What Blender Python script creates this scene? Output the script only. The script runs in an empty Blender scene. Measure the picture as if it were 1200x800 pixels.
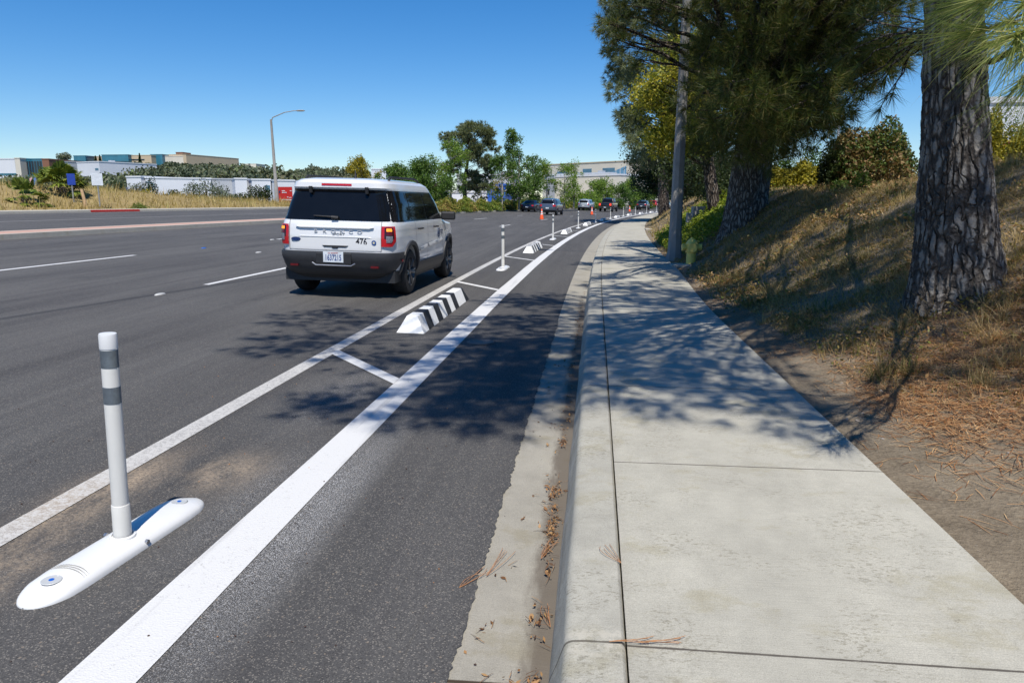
import bpy, math, random
import numpy as np
from mathutils import Vector, Matrix
R = np.random.default_rng(7); random.seed(7)
SC = bpy.context.scene; COL = SC.collection
rad = math.radians

# ------------------------------------------------------------------ camera
F, HY, VX, H = 830.0, 237.0, 698.0, 1.5
TH = math.atan((400 - HY) / F); PSI = math.atan((VX - 600) * math.cos(TH) / F)
cam = bpy.data.cameras.new('camera'); co = bpy.data.objects.new('camera', cam); COL.objects.link(co)
co.location = (0, 0, H); co.rotation_euler = (math.pi / 2 - TH, 0, PSI)
cam.sensor_fit = 'HORIZONTAL'; cam.sensor_width = 36; cam.lens = 36 * F / 1200; cam.clip_end = 9000; cam.clip_start = .05
SC.camera = co
fw = np.array([-math.sin(PSI) * math.cos(TH), math.cos(PSI) * math.cos(TH), -math.sin(TH)])
rt = np.array([math.cos(PSI), math.sin(PSI), 0]); up = np.cross(rt, fw)
def at(px, py, Y):                       # world point seen at a photo pixel, at road distance Y
    r = fw * F + rt * (px - 600) + up * (400 - py)
    return np.array([0, 0, H]) + r * (Y / r[1])

# ------------------------------------------------------------------ terrain functions
def off(v):
    v = np.asarray(v, float)
    a = .00112 * np.clip(v - 9.8, 0, 80.2) ** 2
    b = np.clip(v - 90, 0, None)
    return a + .1796 * b + .0006 * np.clip(b, 0, 200) ** 2 + .24 * np.clip(b - 200, 0, None)
def heading(v): return math.atan(float(off(v + .5) - off(v - .5)))
def sstep(a, b, x):
    t = np.clip((x - a) / (b - a), 0, 1); return t * t * (3 - 2 * t)
def swr(v): return 1.49 + .2 * sstep(8, 16, np.asarray(v, float))     # right edge of the sidewalk
def zroad(u): return np.where(u < -.45, .025 * (-u - .45), 0.)
def nz(x, y, s=1., k=0.):               # cheap smooth noise
    return (np.sin(x * 1.7 * s + 1.3 * np.sin(y * 1.1 * s + k)) + np.sin(y * 1.9 * s + 1.7 * np.sin(x * .8 * s + 2 * k)) + np.sin((x + y) * 3.1 * s + k) * .5) / 2.5
def zbank(u, v):
    u = np.asarray(u, float); v = np.asarray(v, float)
    d = u - swr(v)
    toe = np.interp(v, [0, 4, 6, 10, 14, 30, 200], [1.5, .95, .45, .46, .42, .4, .4])
    sl = np.interp(v, [0, 4.5, 6.2, 9, 12, 16, 200], [.30, .42, .60, .62, .70, .79, .6])
    zr = np.interp(v, [0, 9, 13, 20, 40, 200], [2.4, 2.05, 1.68, 1.8, 1.75, 1.5])
    t = (d - toe) * sl
    k = .14
    ramp = np.where(t / k > 20, t, k * np.log1p(np.exp(np.clip(t / k, -50, 20))))   # soft toe
    mx = zr - .1
    r = mx - np.log1p(np.exp(np.clip((mx - ramp) / .16, -50, 50))) * .16             # soft crest
    z0 = mx - math.log1p(math.exp(0)) * 0
    return .10 + .03 * np.clip(d, 0, 1) + r + .008 * np.clip(u - 8, 0, 100)
def zmound(u, v):
    top = np.interp(v, [0, 40, 55, 75, 95, 140, 300], [2.7, 2.75, 2.7, 1.7, 1.2, .9, .9])
    w = -u
    a = 1.0 + (top - 1.0) * sstep(37, 45, w)
    return a - (a + 4.5) * sstep(50, 74, w)
def zfar(x, y):
    d = np.hypot(x, y); az = np.arctan2(x, y)
    k = 1 - sstep(-.33, -.12, az)
    k = np.where(y < -50, 0, k)
    return -4.5 + 1.2 * nz(x * .01, y * .01) + k * (26 * sstep(215, 400, y) + 8 * sstep(400, 560, y) * sstep(-.68, -.63, az)) * (1 - .22 * sstep(-.58, -.45, az))

# ------------------------------------------------------------------ object helpers
def tag(o, label=None, cat=None, group=None, kind=None):
    if label: o['label'] = label
    if cat: o['category'] = cat
    if group: o['group'] = group
    if kind: o['kind'] = kind
    return o
def empty(name, loc=(0, 0, 0), rz=0, label=None, cat=None, group=None, rot=None):
    o = bpy.data.objects.new(name, None); COL.objects.link(o); o.empty_display_size = .2
    o.location = loc; o.rotation_euler = rot if rot else (0, 0, rz)
    return tag(o, label, cat, group)
def copy_tree(o, parent=None):
    c = o.copy(); COL.objects.link(c)
    if parent: c.parent = parent
    for ch in list(o.children): copy_tree(ch, c)
    return c
class MB:
    def __init__(s): s.v = []; s.f = []; s.m = []; s.n = 0
    def add(s, V, Fs, m=0):
        V = np.asarray(V, float); s.v.append(V)
        for f in Fs: s.f.append([int(i) + s.n for i in f]); s.m.append(m)
        s.n += len(V); return s
    def box(s, x0, x1, y0, y1, z0, z1, m=0):
        V = [(x, y, z) for z in (z0, z1) for y in (y0, y1) for x in (x0, x1)]
        return s.add(V, [(0, 2, 3, 1), (4, 5, 7, 6), (0, 1, 5, 4), (2, 6, 7, 3), (0, 4, 6, 2), (1, 3, 7, 5)], m)
    def grid(s, P, m=0, loop=False):     # P: rows x cols x 3
        P = np.asarray(P, float); a, b = P.shape[:2]; Fs = []
        for i in range(a - 1):
            for j in range(b if loop else b - 1):
                k = (j + 1) % b; Fs.append((i * b + j, i * b + k, (i + 1) * b + k, (i + 1) * b + j))
        return s.add(P.reshape(-1, 3), Fs, m)
    def tube(s, pts, rs, n=8, m=0, caps=True):
        pts = np.asarray(pts, float); rs = np.broadcast_to(np.asarray(rs, float), (len(pts),))
        rows = []; prev = None
        for i, p in enumerate(pts):
            t = pts[min(i + 1, len(pts) - 1)] - pts[max(i - 1, 0)]; t = t / (np.linalg.norm(t) + 1e-9)
            a = prev if prev is not None else (np.array([1., 0, 0]) if abs(t[0]) < .8 else np.array([0, 1., 0]))
            a = a - t * (a @ t); a /= np.linalg.norm(a) + 1e-9; prev = a; b = np.cross(t, a)
            th = np.arange(n) * 2 * math.pi / n
            rows.append(p + rs[i] * (np.cos(th)[:, None] * a + np.sin(th)[:, None] * b))
        base = s.n; s.grid(np.array(rows), m, True)
        if caps:
            s.f.append([base + i for i in range(n)][::-1]); s.m.append(m)
            s.f.append([base + (len(pts) - 1) * n + i for i in range(n)]); s.m.append(m)
        return s
    def lathe(s, prof, n=24, c=(0, 0, 0), m=0, axis='z', sx=1., sy=1.):
        rows = []; th = np.arange(n) * 2 * math.pi / n
        for r, z in prof:
            P = np.stack([r * np.cos(th) * sx, r * np.sin(th) * sy, np.full(n, z)], 1)
            if axis == 'x': P = P[:, [2, 0, 1]]
            if axis == 'y': P = P[:, [1, 2, 0]]
            rows.append(P + np.asarray(c))
        return s.grid(np.array(rows), m, True)
    def prism(s, poly, z0, z1, axis='z', m=0):    # poly in the plane normal to axis
        n = len(poly); V = []
        for z in (z0, z1):
            for a, b in poly: V.append({'z': (a, b, z), 'x': (z, a, b), 'y': (a, z, b)}[axis])
        Fs = [list(range(n))[::-1], [n + i for i in range(n)]] + [(i, (i + 1) % n, n + (i + 1) % n, n + i) for i in range(n)]
        return s.add(V, Fs, m)
    def build(s, name, mats, parent=None, smooth=False, bevel=0, fixn=True):
        me = bpy.data.meshes.new(name)
        V = np.concatenate(s.v) if s.v else np.zeros((0, 3))
        me.from_pydata(V.tolist(), [], s.f)
        mats = mats if isinstance(mats, (list, tuple)) else [mats]
        for m in mats: me.materials.append(m)
        me.polygons.foreach_set('material_index', s.m)
        if smooth: me.polygons.foreach_set('use_smooth', [True] * len(s.f))
        me.update()
        if fixn and len(s.f) < 60000:
            import bmesh
            bm = bmesh.new(); bm.from_mesh(me); bmesh.ops.recalc_face_normals(bm, faces=bm.faces)
            bm.to_mesh(me); bm.free()
        if smooth:
            try: me.set_sharp_from_angle(angle=rad(38))
            except Exception: pass
        o = bpy.data.objects.new(name, me); COL.objects.link(o)
        if parent: o.parent = parent
        if bevel:
            b = o.modifiers.new('bevel', 'BEVEL'); b.width = bevel; b.segments = 2; b.limit_method = 'ANGLE'
        return o
def np_mesh(name, V, k, mats, parent=None, smooth=False, mi=None):   # V (n*k,3) unshared k-gons
    n = len(V) // k; me = bpy.data.meshes.new(name)
    me.vertices.add(n * k); me.vertices.foreach_set('co', np.asarray(V, np.float32).ravel())
    me.loops.add(n * k); me.loops.foreach_set('vertex_index', np.arange(n * k, dtype=np.int32))
    me.polygons.add(n); me.polygons.foreach_set('loop_start', np.arange(0, n * k, k, dtype=np.int32))
    me.polygons.foreach_set('loop_total', np.full(n, k, np.int32))
    for m in (mats if isinstance(mats, (list, tuple)) else [mats]): me.materials.append(m)
    if mi is not None: me.polygons.foreach_set('material_index', np.asarray(mi, np.int32))
    me.update(calc_edges=True)
    o = bpy.data.objects.new(name, me); COL.objects.link(o)
    if parent: o.parent = parent
    return o
def unit(v): return v / (np.linalg.norm(v, axis=-1, keepdims=True) + 1e-9)

# ------------------------------------------------------------------ materials
def newmat(name):
    m = bpy.data.materials.new(name); m.use_nodes = True
    nt = m.node_tree; b = nt.nodes['Principled BSDF']; return m, nt, b
class NT:
    def __init__(s, nt): s.nt = nt; s.N = nt.nodes; s.L = nt.links
    def put(s, n, i, v):
        if hasattr(v, 'is_output') or isinstance(v, bpy.types.NodeSocket): s.L.new(v, n.inputs[i])
        else: n.inputs[i].default_value = v
    def pos(s):
        return s.N.new('ShaderNodeNewGeometry').outputs['Position']
    def obj(s): return s.N.new('ShaderNodeTexCoord').outputs['Object']
    def mapv(s, vec, scale=(1, 1, 1), loc=(0, 0, 0), rot=(0, 0, 0)):
        n = s.N.new('ShaderNodeMapping'); s.L.new(vec, n.inputs[0]); n.inputs['Scale'].default_value = scale
        n.inputs['Location'].default_value = loc; n.inputs['Rotation'].default_value = rot; return n.outputs[0]
    def noise(s, vec, scale, detail=3, rough=.5, out=0):
        n = s.N.new('ShaderNodeTexNoise'); s.L.new(vec, n.inputs['Vector']); n.inputs['Scale'].default_value = scale
        n.inputs['Detail'].default_value = detail; n.inputs['Roughness'].default_value = rough; return n.outputs[out]
    def vor(s, vec, scale, feature='F1', out='Distance', rnd=1.):
        n = s.N.new('ShaderNodeTexVoronoi'); n.feature = feature; s.L.new(vec, n.inputs['Vector']); n.inputs['Scale'].default_value = scale
        n.inputs['Randomness'].default_value = rnd; return n.outputs[out]
    def math(s, op, a, b=0., c=None, clamp=False):
        n = s.N.new('ShaderNodeMath'); n.operation = op; n.use_clamp = clamp; s.put(n, 0, a); s.put(n, 1, b)
        if c is not None: s.put(n, 2, c)
        return n.outputs[0]
    def ss(s, x, a, b):                  # smoothstep a..b
        n = s.N.new('ShaderNodeMapRange'); n.interpolation_type = 'SMOOTHSTEP'; s.put(n, 0, x); s.put(n, 1, a); s.put(n, 2, b); return n.outputs[0]
    def ramp(s, x, stops):
        n = s.N.new('ShaderNodeValToRGB'); s.L.new(x, n.inputs[0]); e = n.color_ramp.elements
        while len(e) < len(stops): e.new(.5)
        for i, (p, c) in enumerate(stops): e[i].position = p; e[i].color = (*c, 1)
        return n.outputs[0]
    def mix(s, f, a, b, mode='MIX'):
        n = s.N.new('ShaderNodeMix'); n.data_type = 'RGBA'; n.blend_type = mode; s.put(n, 0, f)
        for i, c in ((6, a), (7, b)):
            if isinstance(c, tuple): c = (*c, 1) if len(c) == 3 else c
            s.put(n, i, c)
        return n.outputs[2]
    def sep(s, v): n = s.N.new('ShaderNodeSeparateXYZ'); s.L.new(v, n.inputs[0]); return n.outputs
    def bump(s, h, strength=.3, dist=.01):
        n = s.N.new('ShaderNodeBump'); s.L.new(h, n.inputs['Height']); n.inputs['Strength'].default_value = strength; n.inputs['Distance'].default_value = dist; return n.outputs[0]
    def gauss(s, xyz, cx, cy, sx, sy):   # soft spot mask
        a = s.math('DIVIDE', s.math('SUBTRACT', xyz[0], cx), sx); b = s.math('DIVIDE', s.math('SUBTRACT', xyz[1], cy), sy)
        r = s.math('ADD', s.math('MULTIPLY', a, a), s.math('MULTIPLY', b, b))
        return s.math('POWER', 2.718, s.math('MULTIPLY', r, -1.))
MC = {}
def flat(name, c, rough=.6, metal=0, var=.12, scale=6., bump=0, spec=.5, coat=0):
    if name in MC: return MC[name]
    m, nt, b = newmat(name); g = NT(nt); p = g.obj()
    n = g.noise(p, scale, 4, .6)
    lo = tuple(x * (1 - var) for x in c); hi = tuple(min(1, x * (1 + var)) for x in c)
    nt.links.new(g.ramp(n, [(.3, lo), (.7, hi)]), b.inputs['Base Color'])
    b.inputs['Roughness'].default_value = rough; b.inputs['Metallic'].default_value = metal; b.inputs['Specular IOR Level'].default_value = spec
    b.inputs['Coat Weight'].default_value = coat; b.inputs['Coat Roughness'].default_value = .05
    if bump: nt.links.new(g.bump(g.noise(p, scale * 12, 3), bump, .004), b.inputs['Normal'])
    MC[name] = m; return m
def leafmat(name, cols, trans=.35, rough=.5, patch=None):
    if name in MC: return MC[name]
    m, nt, b = newmat(name); g = NT(nt)
    r = nt.nodes.new('ShaderNodeNewGeometry')
    x = r.outputs['Random Per Island']
    if patch:
        x = g.math('ADD', g.math('MULTIPLY', x, .55), g.math('MULTIPLY', g.ss(g.noise(r.outputs['Position'], patch, 3), .3, .7), .5))
    c = g.ramp(x, [(i / (len(cols) - 1), k) for i, k in enumerate(cols)])
    nt.links.new(c, b.inputs['Base Color']); b.inputs['Roughness'].default_value = rough; b.inputs['Specular IOR Level'].default_value = .3
    t = nt.nodes.new('ShaderNodeBsdfTranslucent'); nt.links.new(g.mix(1., c, (1.0, 1.0, .55), 'MULTIPLY'), t.inputs[0])
    mx = nt.nodes.new('ShaderNodeMixShader'); mx.inputs[0].default_value = trans
    nt.links.new(b.outputs[0], mx.inputs[1]); nt.links.new(t.outputs[0], mx.inputs[2])
    nt.links.new(mx.outputs[0], nt.nodes['Material Output'].inputs[0]); MC[name] = m; return m

def asphalt():
    m, nt, b = newmat('asphalt'); g = NT(nt); p = g.pos(); xyz = g.sep(p)
    big = g.noise(g.mapv(p, (1.2, .18, 1)), 1., 5, .6)
    streak = g.noise(g.mapv(p, (4., .10, 1)), 1., 5, .7)
    base = g.ramp(g.math('ADD', g.math('MULTIPLY', big, .5), g.math('MULTIPLY', streak, .5)), [(.38, (.048, .046, .045)), (.60, (.088, .085, .081))])
    # the bike lane side is fresher and darker
    fresh = g.ss(xyz[0], -3.3, -2.7)
    base = g.mix(g.math('MULTIPLY', fresh, .3), base, (.044, .042, .041))
    n1 = g.vor(p, 230, 'F1', 'Color'); lum = g.sep(n1)[0]
    base = g.mix(g.math('MULTIPLY', g.ss(lum, .80, .99), .55), base, (.27, .245, .21))
    base = g.mix(g.math('MULTIPLY', g.ss(lum, .30, .05), .5), base, (.016, .015, .015))
    n3 = g.vor(p, 60, 'F1', 'Color'); l3 = g.sep(n3); base = g.mix(g.math('MULTIPLY', g.math('MULTIPLY', g.ss(l3[1], .90, .94), g.ss(g.vor(p, 60), .35, .2)), .6), base, (.25, .2, .15))
    fine = g.noise(p, 320, 2, .7)
    base = g.mix(.55, base, g.ramp(fine, [(.3, (.30, .30, .30)), (.7, (.74, .74, .74))]), 'OVERLAY')
    # tan grit blown round the separator base
    nd = g.noise(g.mapv(p, (3, 1.3, 1)), 1.6, 5, .65)
    dust = g.math('ADD', g.math('ADD', g.gauss(xyz, -2.47, 3.15, .16, .5), g.gauss(xyz, -2.42, 2.25, .20, .36)), g.math('MULTIPLY', g.gauss(xyz, -2.0, 3.5, .2, .25), .7))
    dust = g.math('MULTIPLY', dust, g.ss(nd, .30, .62), clamp=True)
    base = g.mix(g.math('MULTIPLY', g.math('MULTIPLY', dust, g.ss(g.noise(p, 60, 4, .8), .3, .6)), 1., clamp=True), base, (.40, .31, .215))
    # white overspray beside the fresh line
    sp = g.noise(p, 240, 2, .8); sn = g.noise(g.mapv(p, (2.5, .8, 1)), 1., 3)
    a = g.math('ABSOLUTE', g.math('SUBTRACT', xyz[0], -1.33)); near = g.ss(a, .22, .04)
    near = g.math('MULTIPLY', near, g.math('MULTIPLY', g.gauss(xyz, -1.3, 3.1, 1., 1.2), g.ss(sp, .53, .62)))
    a2 = g.gauss(xyz, -1.95, 5.2, .3, .9); near2 = g.math('MULTIPLY', g.math('MULTIPLY', g.math('MAXIMUM', a2, g.gauss(xyz, -1.72, 3.3, .10, .7)), .6), g.ss(sp, .54, .64))
    base = g.mix(g.math('MULTIPLY', g.math('ADD', near, near2, clamp=True), .75), base, (.7, .7, .7))
    # sealed seams and tyre polish
    s1 = g.math('ABSOLUTE', g.math('ADD', g.math('ADD', xyz[0], 8.15), g.math('MULTIPLY', xyz[1], -.17)))
    wob = g.math('MULTIPLY', g.noise(g.mapv(p, (.1, 1.2, 1)), 1., 3), .08)
    seam = g.math('MULTIPLY', g.ss(g.math('SUBTRACT', s1, wob), .05, .0), g.ss(xyz[1], 20., 14.))
    base = g.mix(g.math('MULTIPLY', seam, .55), base, (.02, .02, .021))
    pw = g.mix(.35, g.mapv(p, (1, .45, 1)), g.noise(p, 2.5, 4, .7, 1)); ce = g.vor(pw, .55, 'DISTANCE_TO_EDGE')
    crk = g.math('MULTIPLY', g.ss(ce, .0045, .001), g.ss(g.noise(p, .35, 3), .50, .58))
    base = g.mix(g.math('MULTIPLY', crk, .6), base, (.018, .018, .019))
    oil = g.math('MULTIPLY', g.ss(g.noise(g.mapv(p, (1.3, .5, 1)), 1.7, 5, .7), .62, .72), .35); base = g.mix(oil, base, (.03, .03, .03))
    nt.links.new(base, b.inputs['Base Color']); b.inputs['Roughness'].default_value = .82; b.inputs['Specular IOR Level'].default_value = .35
    h = g.math('ADD', g.math('MULTIPLY', g.vor(p, 230), .8), g.math('MULTIPLY', fine, .5))
    nt.links.new(g.bump(h, .55, .004), b.inputs['Normal']); return m
def concrete(name, c, mott=.16, scale=1.4, dirt=None, spots=True):
    m, nt, b = newmat(name); g = NT(nt); p = g.pos(); xyz = g.sep(p)
    n = g.noise(p, scale, 6, .65); n2 = g.noise(p, 9, 5, .7)
    lo = tuple(x * (1 - mott) for x in c); hi = tuple(x * (1 + mott * .6) for x in c)
    base = g.ramp(g.math('ADD', g.math('MULTIPLY', n, .6), g.math('MULTIPLY', n2, .4)), [(.35, lo), (.62, hi)])
    w = g.ss(g.noise(g.mapv(p, (1, 1.4, 1)), 2.2, 6, .7), .52, .66)
    base = g.mix(g.math('MULTIPLY', w, .55), base, (c[0] * .78, c[1] * .74, c[2] * .60))
    if spots:
        d = g.noise(g.mapv(p, (45, 85, 45)), 1., 4, .65); d2 = g.ss(g.noise(p, 2.6, 4, .6), .46, .62)
        base = g.mix(g.math('MULTIPLY', g.math('MULTIPLY', g.ss(d, .53, .62), d2), .6), base, (c[0] * .5, c[1] * .48, c[2] * .42))
    pit = g.vor(p, 55); base = g.mix(g.math('MULTIPLY', g.ss(pit, .16, .07), .3), base, (.1, .095, .08))
    f = g.noise(p, 260, 2, .7); base = g.mix(.5, base, g.ramp(f, [(.3, (.32, .32, .32)), (.7, (.7, .7, .7))]), 'OVERLAY')
    if dirt: base = dirt(g, xyz, base, p)
    nt.links.new(base, b.inputs['Base Color']); b.inputs['Roughness'].default_value = .85; b.inputs['Specular IOR Level'].default_value = .3
    broom = g.noise(g.mapv(p, (3, 160, 3)), 1., 2)
    h = g.math('ADD', g.math('MULTIPLY', f, .6), g.math('ADD', g.math('MULTIPLY', broom, .5), g.math('MULTIPLY', n2, .8)))
    nt.links.new(g.bump(h, .6, .006), b.inputs['Normal']); return m
def gut_dirt(g, xyz, base, p):
    n = g.noise(g.mapv(p, (6, 1.6, 1)), 1.5, 5, .7)
    e = g.math('ADD', xyz[0], g.math('MULTIPLY', g.math('SUBTRACT', n, .5), .16))
    mask = g.math('MULTIPLY', g.ss(e, -.25, -.17), g.ss(xyz[1], 12., 9.5))
    base = g.mix(g.math('MULTIPLY', mask, .85), base, (.105, .085, .065))
    j = g.math('ABSOLUTE', g.math('SUBTRACT', g.math('ADD', xyz[1], g.math('MULTIPLY', xyz[0], -.1)), 2.02))
    return g.mix(g.ss(j, .012, .005), base, (.05, .035, .022))
def walk_joint(g, xyz, base, p):
    y = g.math('SUBTRACT', xyz[1], 1.215)
    t = g.math('ABSOLUTE', g.math('SUBTRACT', g.math('FRACT', g.math('DIVIDE', y, 1.61)), .5))   # joints at .43+1.61*(k+.5)
    y = g.math('ADD', y, 0)
    wob = g.math('MULTIPLY', g.noise(p, 14, 3), .004)
    l = g.ss(g.math('ADD', t, wob), .0065, .0035)
    e = g.math('ABSOLUTE', g.math('SUBTRACT', xyz[0], .125))
    l2 = g.math('MULTIPLY', g.ss(g.math('ADD', e, wob), .008, .003), g.ss(xyz[1], 10., 9.))
    l = g.math('MAXIMUM', l, l2)
    near = g.ss(e, .05, .0)
    base = g.mix(g.math('MULTIPLY', near, .12), base, (.2, .18, .15))
    return g.mix(g.math('MULTIPLY', l, .9), base, (.06, .05, .04))
def kerb_joint(g, xyz, base, p):
    t = g.math('ABSOLUTE', g.math('SUBTRACT', g.math('FRACT', g.math('DIVIDE', g.math('SUBTRACT', xyz[1], .42), 3.22)), .5))
    wob = g.math('MULTIPLY', g.noise(p, 18, 3), .002); chip = g.math('MULTIPLY', g.ss(t, .035, .01), g.ss(g.noise(p, 22, 4, .7), .48, .56))
    base = g.mix(g.math('MULTIPLY', chip, .6), base, (.46, .43, .36))
    scuff = g.math('MULTIPLY', g.ss(xyz[2], .10, .02), g.ss(g.noise(g.mapv(p, (4, 1.2, 9)), 2., 4, .7), .46, .62)); base = g.mix(g.math('MULTIPLY', scuff, .4), base, (.13, .12, .10))
    return g.mix(g.math('MULTIPLY', g.ss(g.math('ADD', t, wob), .0035, .0018), .85), base, (.07, .06, .045))
def paint(name, c, wear):
    m, nt, b = newmat(name); g = NT(nt); p = g.pos()
    n = g.noise(p, 45, 4, .75); n2 = g.noise(p, 1.3, 3)
    f = g.noise(p, 170, 2, .8)
    w = g.ss(g.math('ADD', g.math('MULTIPLY', n, .5), g.math('ADD', g.math('MULTIPLY', n2, .15), g.math('MULTIPLY', f, .35))), .60 - wear * .22, .66 - wear * .2)
    base = g.mix(g.math('MULTIPLY', n2, .18), c, tuple(x * .8 for x in c))
    base = g.mix(g.math('MULTIPLY', w, .3 + .5 * wear), base, (.16, .15, .145))
    xyz = g.sep(p); base = g.mix(g.math('MULTIPLY', g.math('MULTIPLY', g.gauss(xyz, -2.56, 3.0, .3, .35), g.ss(n, .35, .6)), .6), base, (.34, .27, .19))
    tr = g.noise(g.mapv(p, (9, .5, 1)), 1., 4, .7); base = g.mix(g.math('MULTIPLY', g.ss(tr, .56, .7), .3), base, (.25, .24, .23))
    nt.links.new(base, b.inputs['Base Color']); b.inputs['Roughness'].default_value = .65
    nt.links.new(g.bump(g.math('ADD', f, g.vor(p, 130)), .4, .004), b.inputs['Normal']); return m
def soil(name, stops, scale, bumpd=.03):
    m, nt, b = newmat(name); g = NT(nt); p = g.pos()
    n = g.noise(p, scale, 7, .68); n2 = g.noise(p, scale * 14, 4, .7)
    c = g.ramp(g.math('ADD', g.math('MULTIPLY', n, .55), g.math('MULTIPLY', n2, .45)), stops)
    pw = g.mix(.04, p, g.noise(p, 30, 2, .5, 1)); peb = g.vor(pw, 60, 'F1', 'Color'); pl = g.sep(peb)[0]; pd = g.vor(pw, 60)
    c = g.mix(g.math('MULTIPLY', g.math('MULTIPLY', g.ss(pl, .93, .97), g.ss(pd, .38, .2)), .55), c, (.32, .28, .23))
    nt.links.new(c, b.inputs['Base Color']); b.inputs['Roughness'].default_value = .95; b.inputs['Specular IOR Level'].default_value = .15
    nt.links.new(g.bump(g.math('ADD', n2, g.math('MULTIPLY', n, 2.)), .8, bumpd), b.inputs['Normal']); return m
def brick_mat():
    m, nt, b = newmat('pink_pavers'); g = NT(nt); p = g.pos()
    t = nt.nodes.new('ShaderNodeTexBrick'); nt.links.new(p, t.inputs['Vector']); t.inputs['Scale'].default_value = 2.2
    t.inputs['Color1'].default_value = (.46, .25, .19, 1); t.inputs['Color2'].default_value = (.40, .21, .16, 1); t.inputs['Mortar'].default_value = (.35, .25, .2, 1)
    c = g.mix(g.math('MULTIPLY', g.noise(p, 1.2, 5, .6), .6), t.outputs[0], (.5, .34, .27))
    nt.links.new(c, b.inputs['Base Color']); b.inputs['Roughness'].default_value = .9; return m
def barkmat(name, dark, mid, light, sc=1.):
    m, nt, b = newmat(name); g = NT(nt); p = g.obj()
    w = g.noise(p, 3 * sc, 4, .6, 1)
    pv = g.mapv(p, (1, 1, .30)); pv2 = g.mix(.10, pv, w)
    e = g.vor(pv2, 17 * sc, 'DISTANCE_TO_EDGE')
    fl = g.noise(g.mapv(p, (1, 1, .5)), 55 * sc, 5, .75)
    c = g.ramp(g.math('ADD', g.math('MULTIPLY', g.ss(e, .02, .30), .45), g.math('MULTIPLY', fl, .6)), [(.28, dark), (.52, mid), (.78, light)])
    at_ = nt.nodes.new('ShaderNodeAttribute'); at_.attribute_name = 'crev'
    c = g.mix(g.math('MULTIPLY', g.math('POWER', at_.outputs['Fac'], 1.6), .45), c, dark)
    nt.links.new(c, b.inputs['Base Color']); b.inputs['Roughness'].default_value = .9; b.inputs['Specular IOR Level'].default_value = .2
    h = g.math('ADD', g.ss(e, .0, .2), g.math('MULTIPLY', fl, .9))
    nt.links.new(g.bump(h, .9, .02 / sc), b.inputs['Normal']); return m

M = {}
M['asphalt'] = asphalt()
M['walk'] = concrete('sidewalk_concrete', (.375, .357, .300), .17, 1.1, walk_joint)
M['kerb'] = concrete('kerb_concrete', (.35, .335, .285), .17, 2.5, kerb_joint)
M['gutter'] = concrete('gutter_concrete', (.29, .27, .225), .16, 1.7, gut_dirt, False)
M['line'] = paint('fresh_white_paint', (.60, .595, .58), .2)
M['oldline'] = paint('worn_white_paint', (.50, .485, .455), .5)
M['soil'] = soil('bank_soil', [(.3, (.10, .080, .055)), (.5, (.20, .162, .115)), (.7, (.30, .25, .18))], 3.)
M['drysoil'] = soil('dry_field_soil', [(.3, (.15, .11, .05)), (.5, (.27, .20, .09)), (.7, (.38, .30, .14))], .7)
M['far'] = soil('far_ground', [(.3, (.05, .055, .025)), (.5, (.10, .095, .045)), (.7, (.20, .16, .09))], .05)
M['brick'] = brick_mat()
M['stone'] = concrete('pale_kerb', (.40, .37, .31), .12, 1., None, False)
M['white'] = flat('white_plastic', (.64, .64, .63), .32, var=.03, scale=9)
M['post'] = flat('post_plastic', (.60, .59, .55), .4, var=.03, scale=9)
M['silver'] = flat('silver_sheeting', (.17, .20, .225), .28, metal=.5, var=.2, scale=30)
M['black'] = flat('black_rubber', (.018, .018, .02), .6, var=.2)
M['dark'] = flat('dark_hole', (.12, .12, .13), .7)
M['steel'] = flat('steel', (.45, .45, .46), .35, metal=.9)
M['clad'] = flat('grey_cladding', (.035, .036, .040), .5, var=.1, scale=20)
M['tyre'] = flat('tyre_rubber', (.020, .019, .019), .8, var=.25, scale=20)
M['rim'] = flat('dark_rim', (.14, .14, .145), .35, metal=.7)
M['glass'] = flat('tinted_glass', (.006, .007, .009), .04, var=.1, spec=.28)
M['red'] = flat('red_lens', (.45, .012, .018), .15, var=.1)
M['deepred'] = flat('dark_red_lens', (.10, .006, .010), .15, var=.1)
M['clear'] = flat('grey_lens', (.18, .19, .22), .12, var=.4, scale=60)
def lit(name, c, e):
    m, nt, b = newmat(name); b.inputs['Base Color'].default_value = (*c, 1); b.inputs['Emission Color'].default_value = (*c, 1); b.inputs['Emission Strength'].default_value = e
    g = NT(nt); n = g.vor(g.obj(), 45); nt.links.new(g.mix(g.math('MULTIPLY', n, .8), c, (.9, .1, .01)), b.inputs['Base Color']); return m
M['amber'] = lit('lit_amber', (1., .33, .03), .9)
M['brake'] = lit('lit_red', (1., .05, .03), .8)
M['cone'] = flat('orange_cone', (.85, .10, .02), .5, var=.08)
M['cream'] = flat('cream_wall', (.68, .63, .53), .8, var=.06, scale=.2)
M['beige'] = flat('beige_wall', (.60, .56, .48), .8, var=.06, scale=.2)
M['tan'] = flat('tan_wall', (.52, .42, .29), .8, var=.06, scale=.1)
M['bwhite'] = flat('white_wall', (.66, .68, .72), .8, var=.04, scale=.1)
M['bgrey'] = flat('grey_and_shade_wall', (.40, .42, .45), .8, var=.04, scale=.1)  # grey walls, and the shade painted on recessed white warehouse faces
M['blue'] = flat('blue_wall', (.02, .10, .42), .7, var=.06, scale=.3)
M['teal'] = flat('teal_glass', (.03, .15, .22), .15, var=.25, scale=.15, spec=.7)
M['skyglass'] = flat('blue_glass', (.07, .17, .26), .15, var=.2, scale=.3, spec=.8)
M['win'] = flat('dark_window', (.02, .028, .04), .12, var=.3, scale=.5)
M['brown'] = flat('brown_panel', (.22, .10, .06), .8)
M['grey'] = flat('lamp_grey', (.30, .30, .29), .55, metal=.2)
M['polecon'] = concrete('pole_concrete', (.27, .26, .245), .14, 3., None, False)
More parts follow.
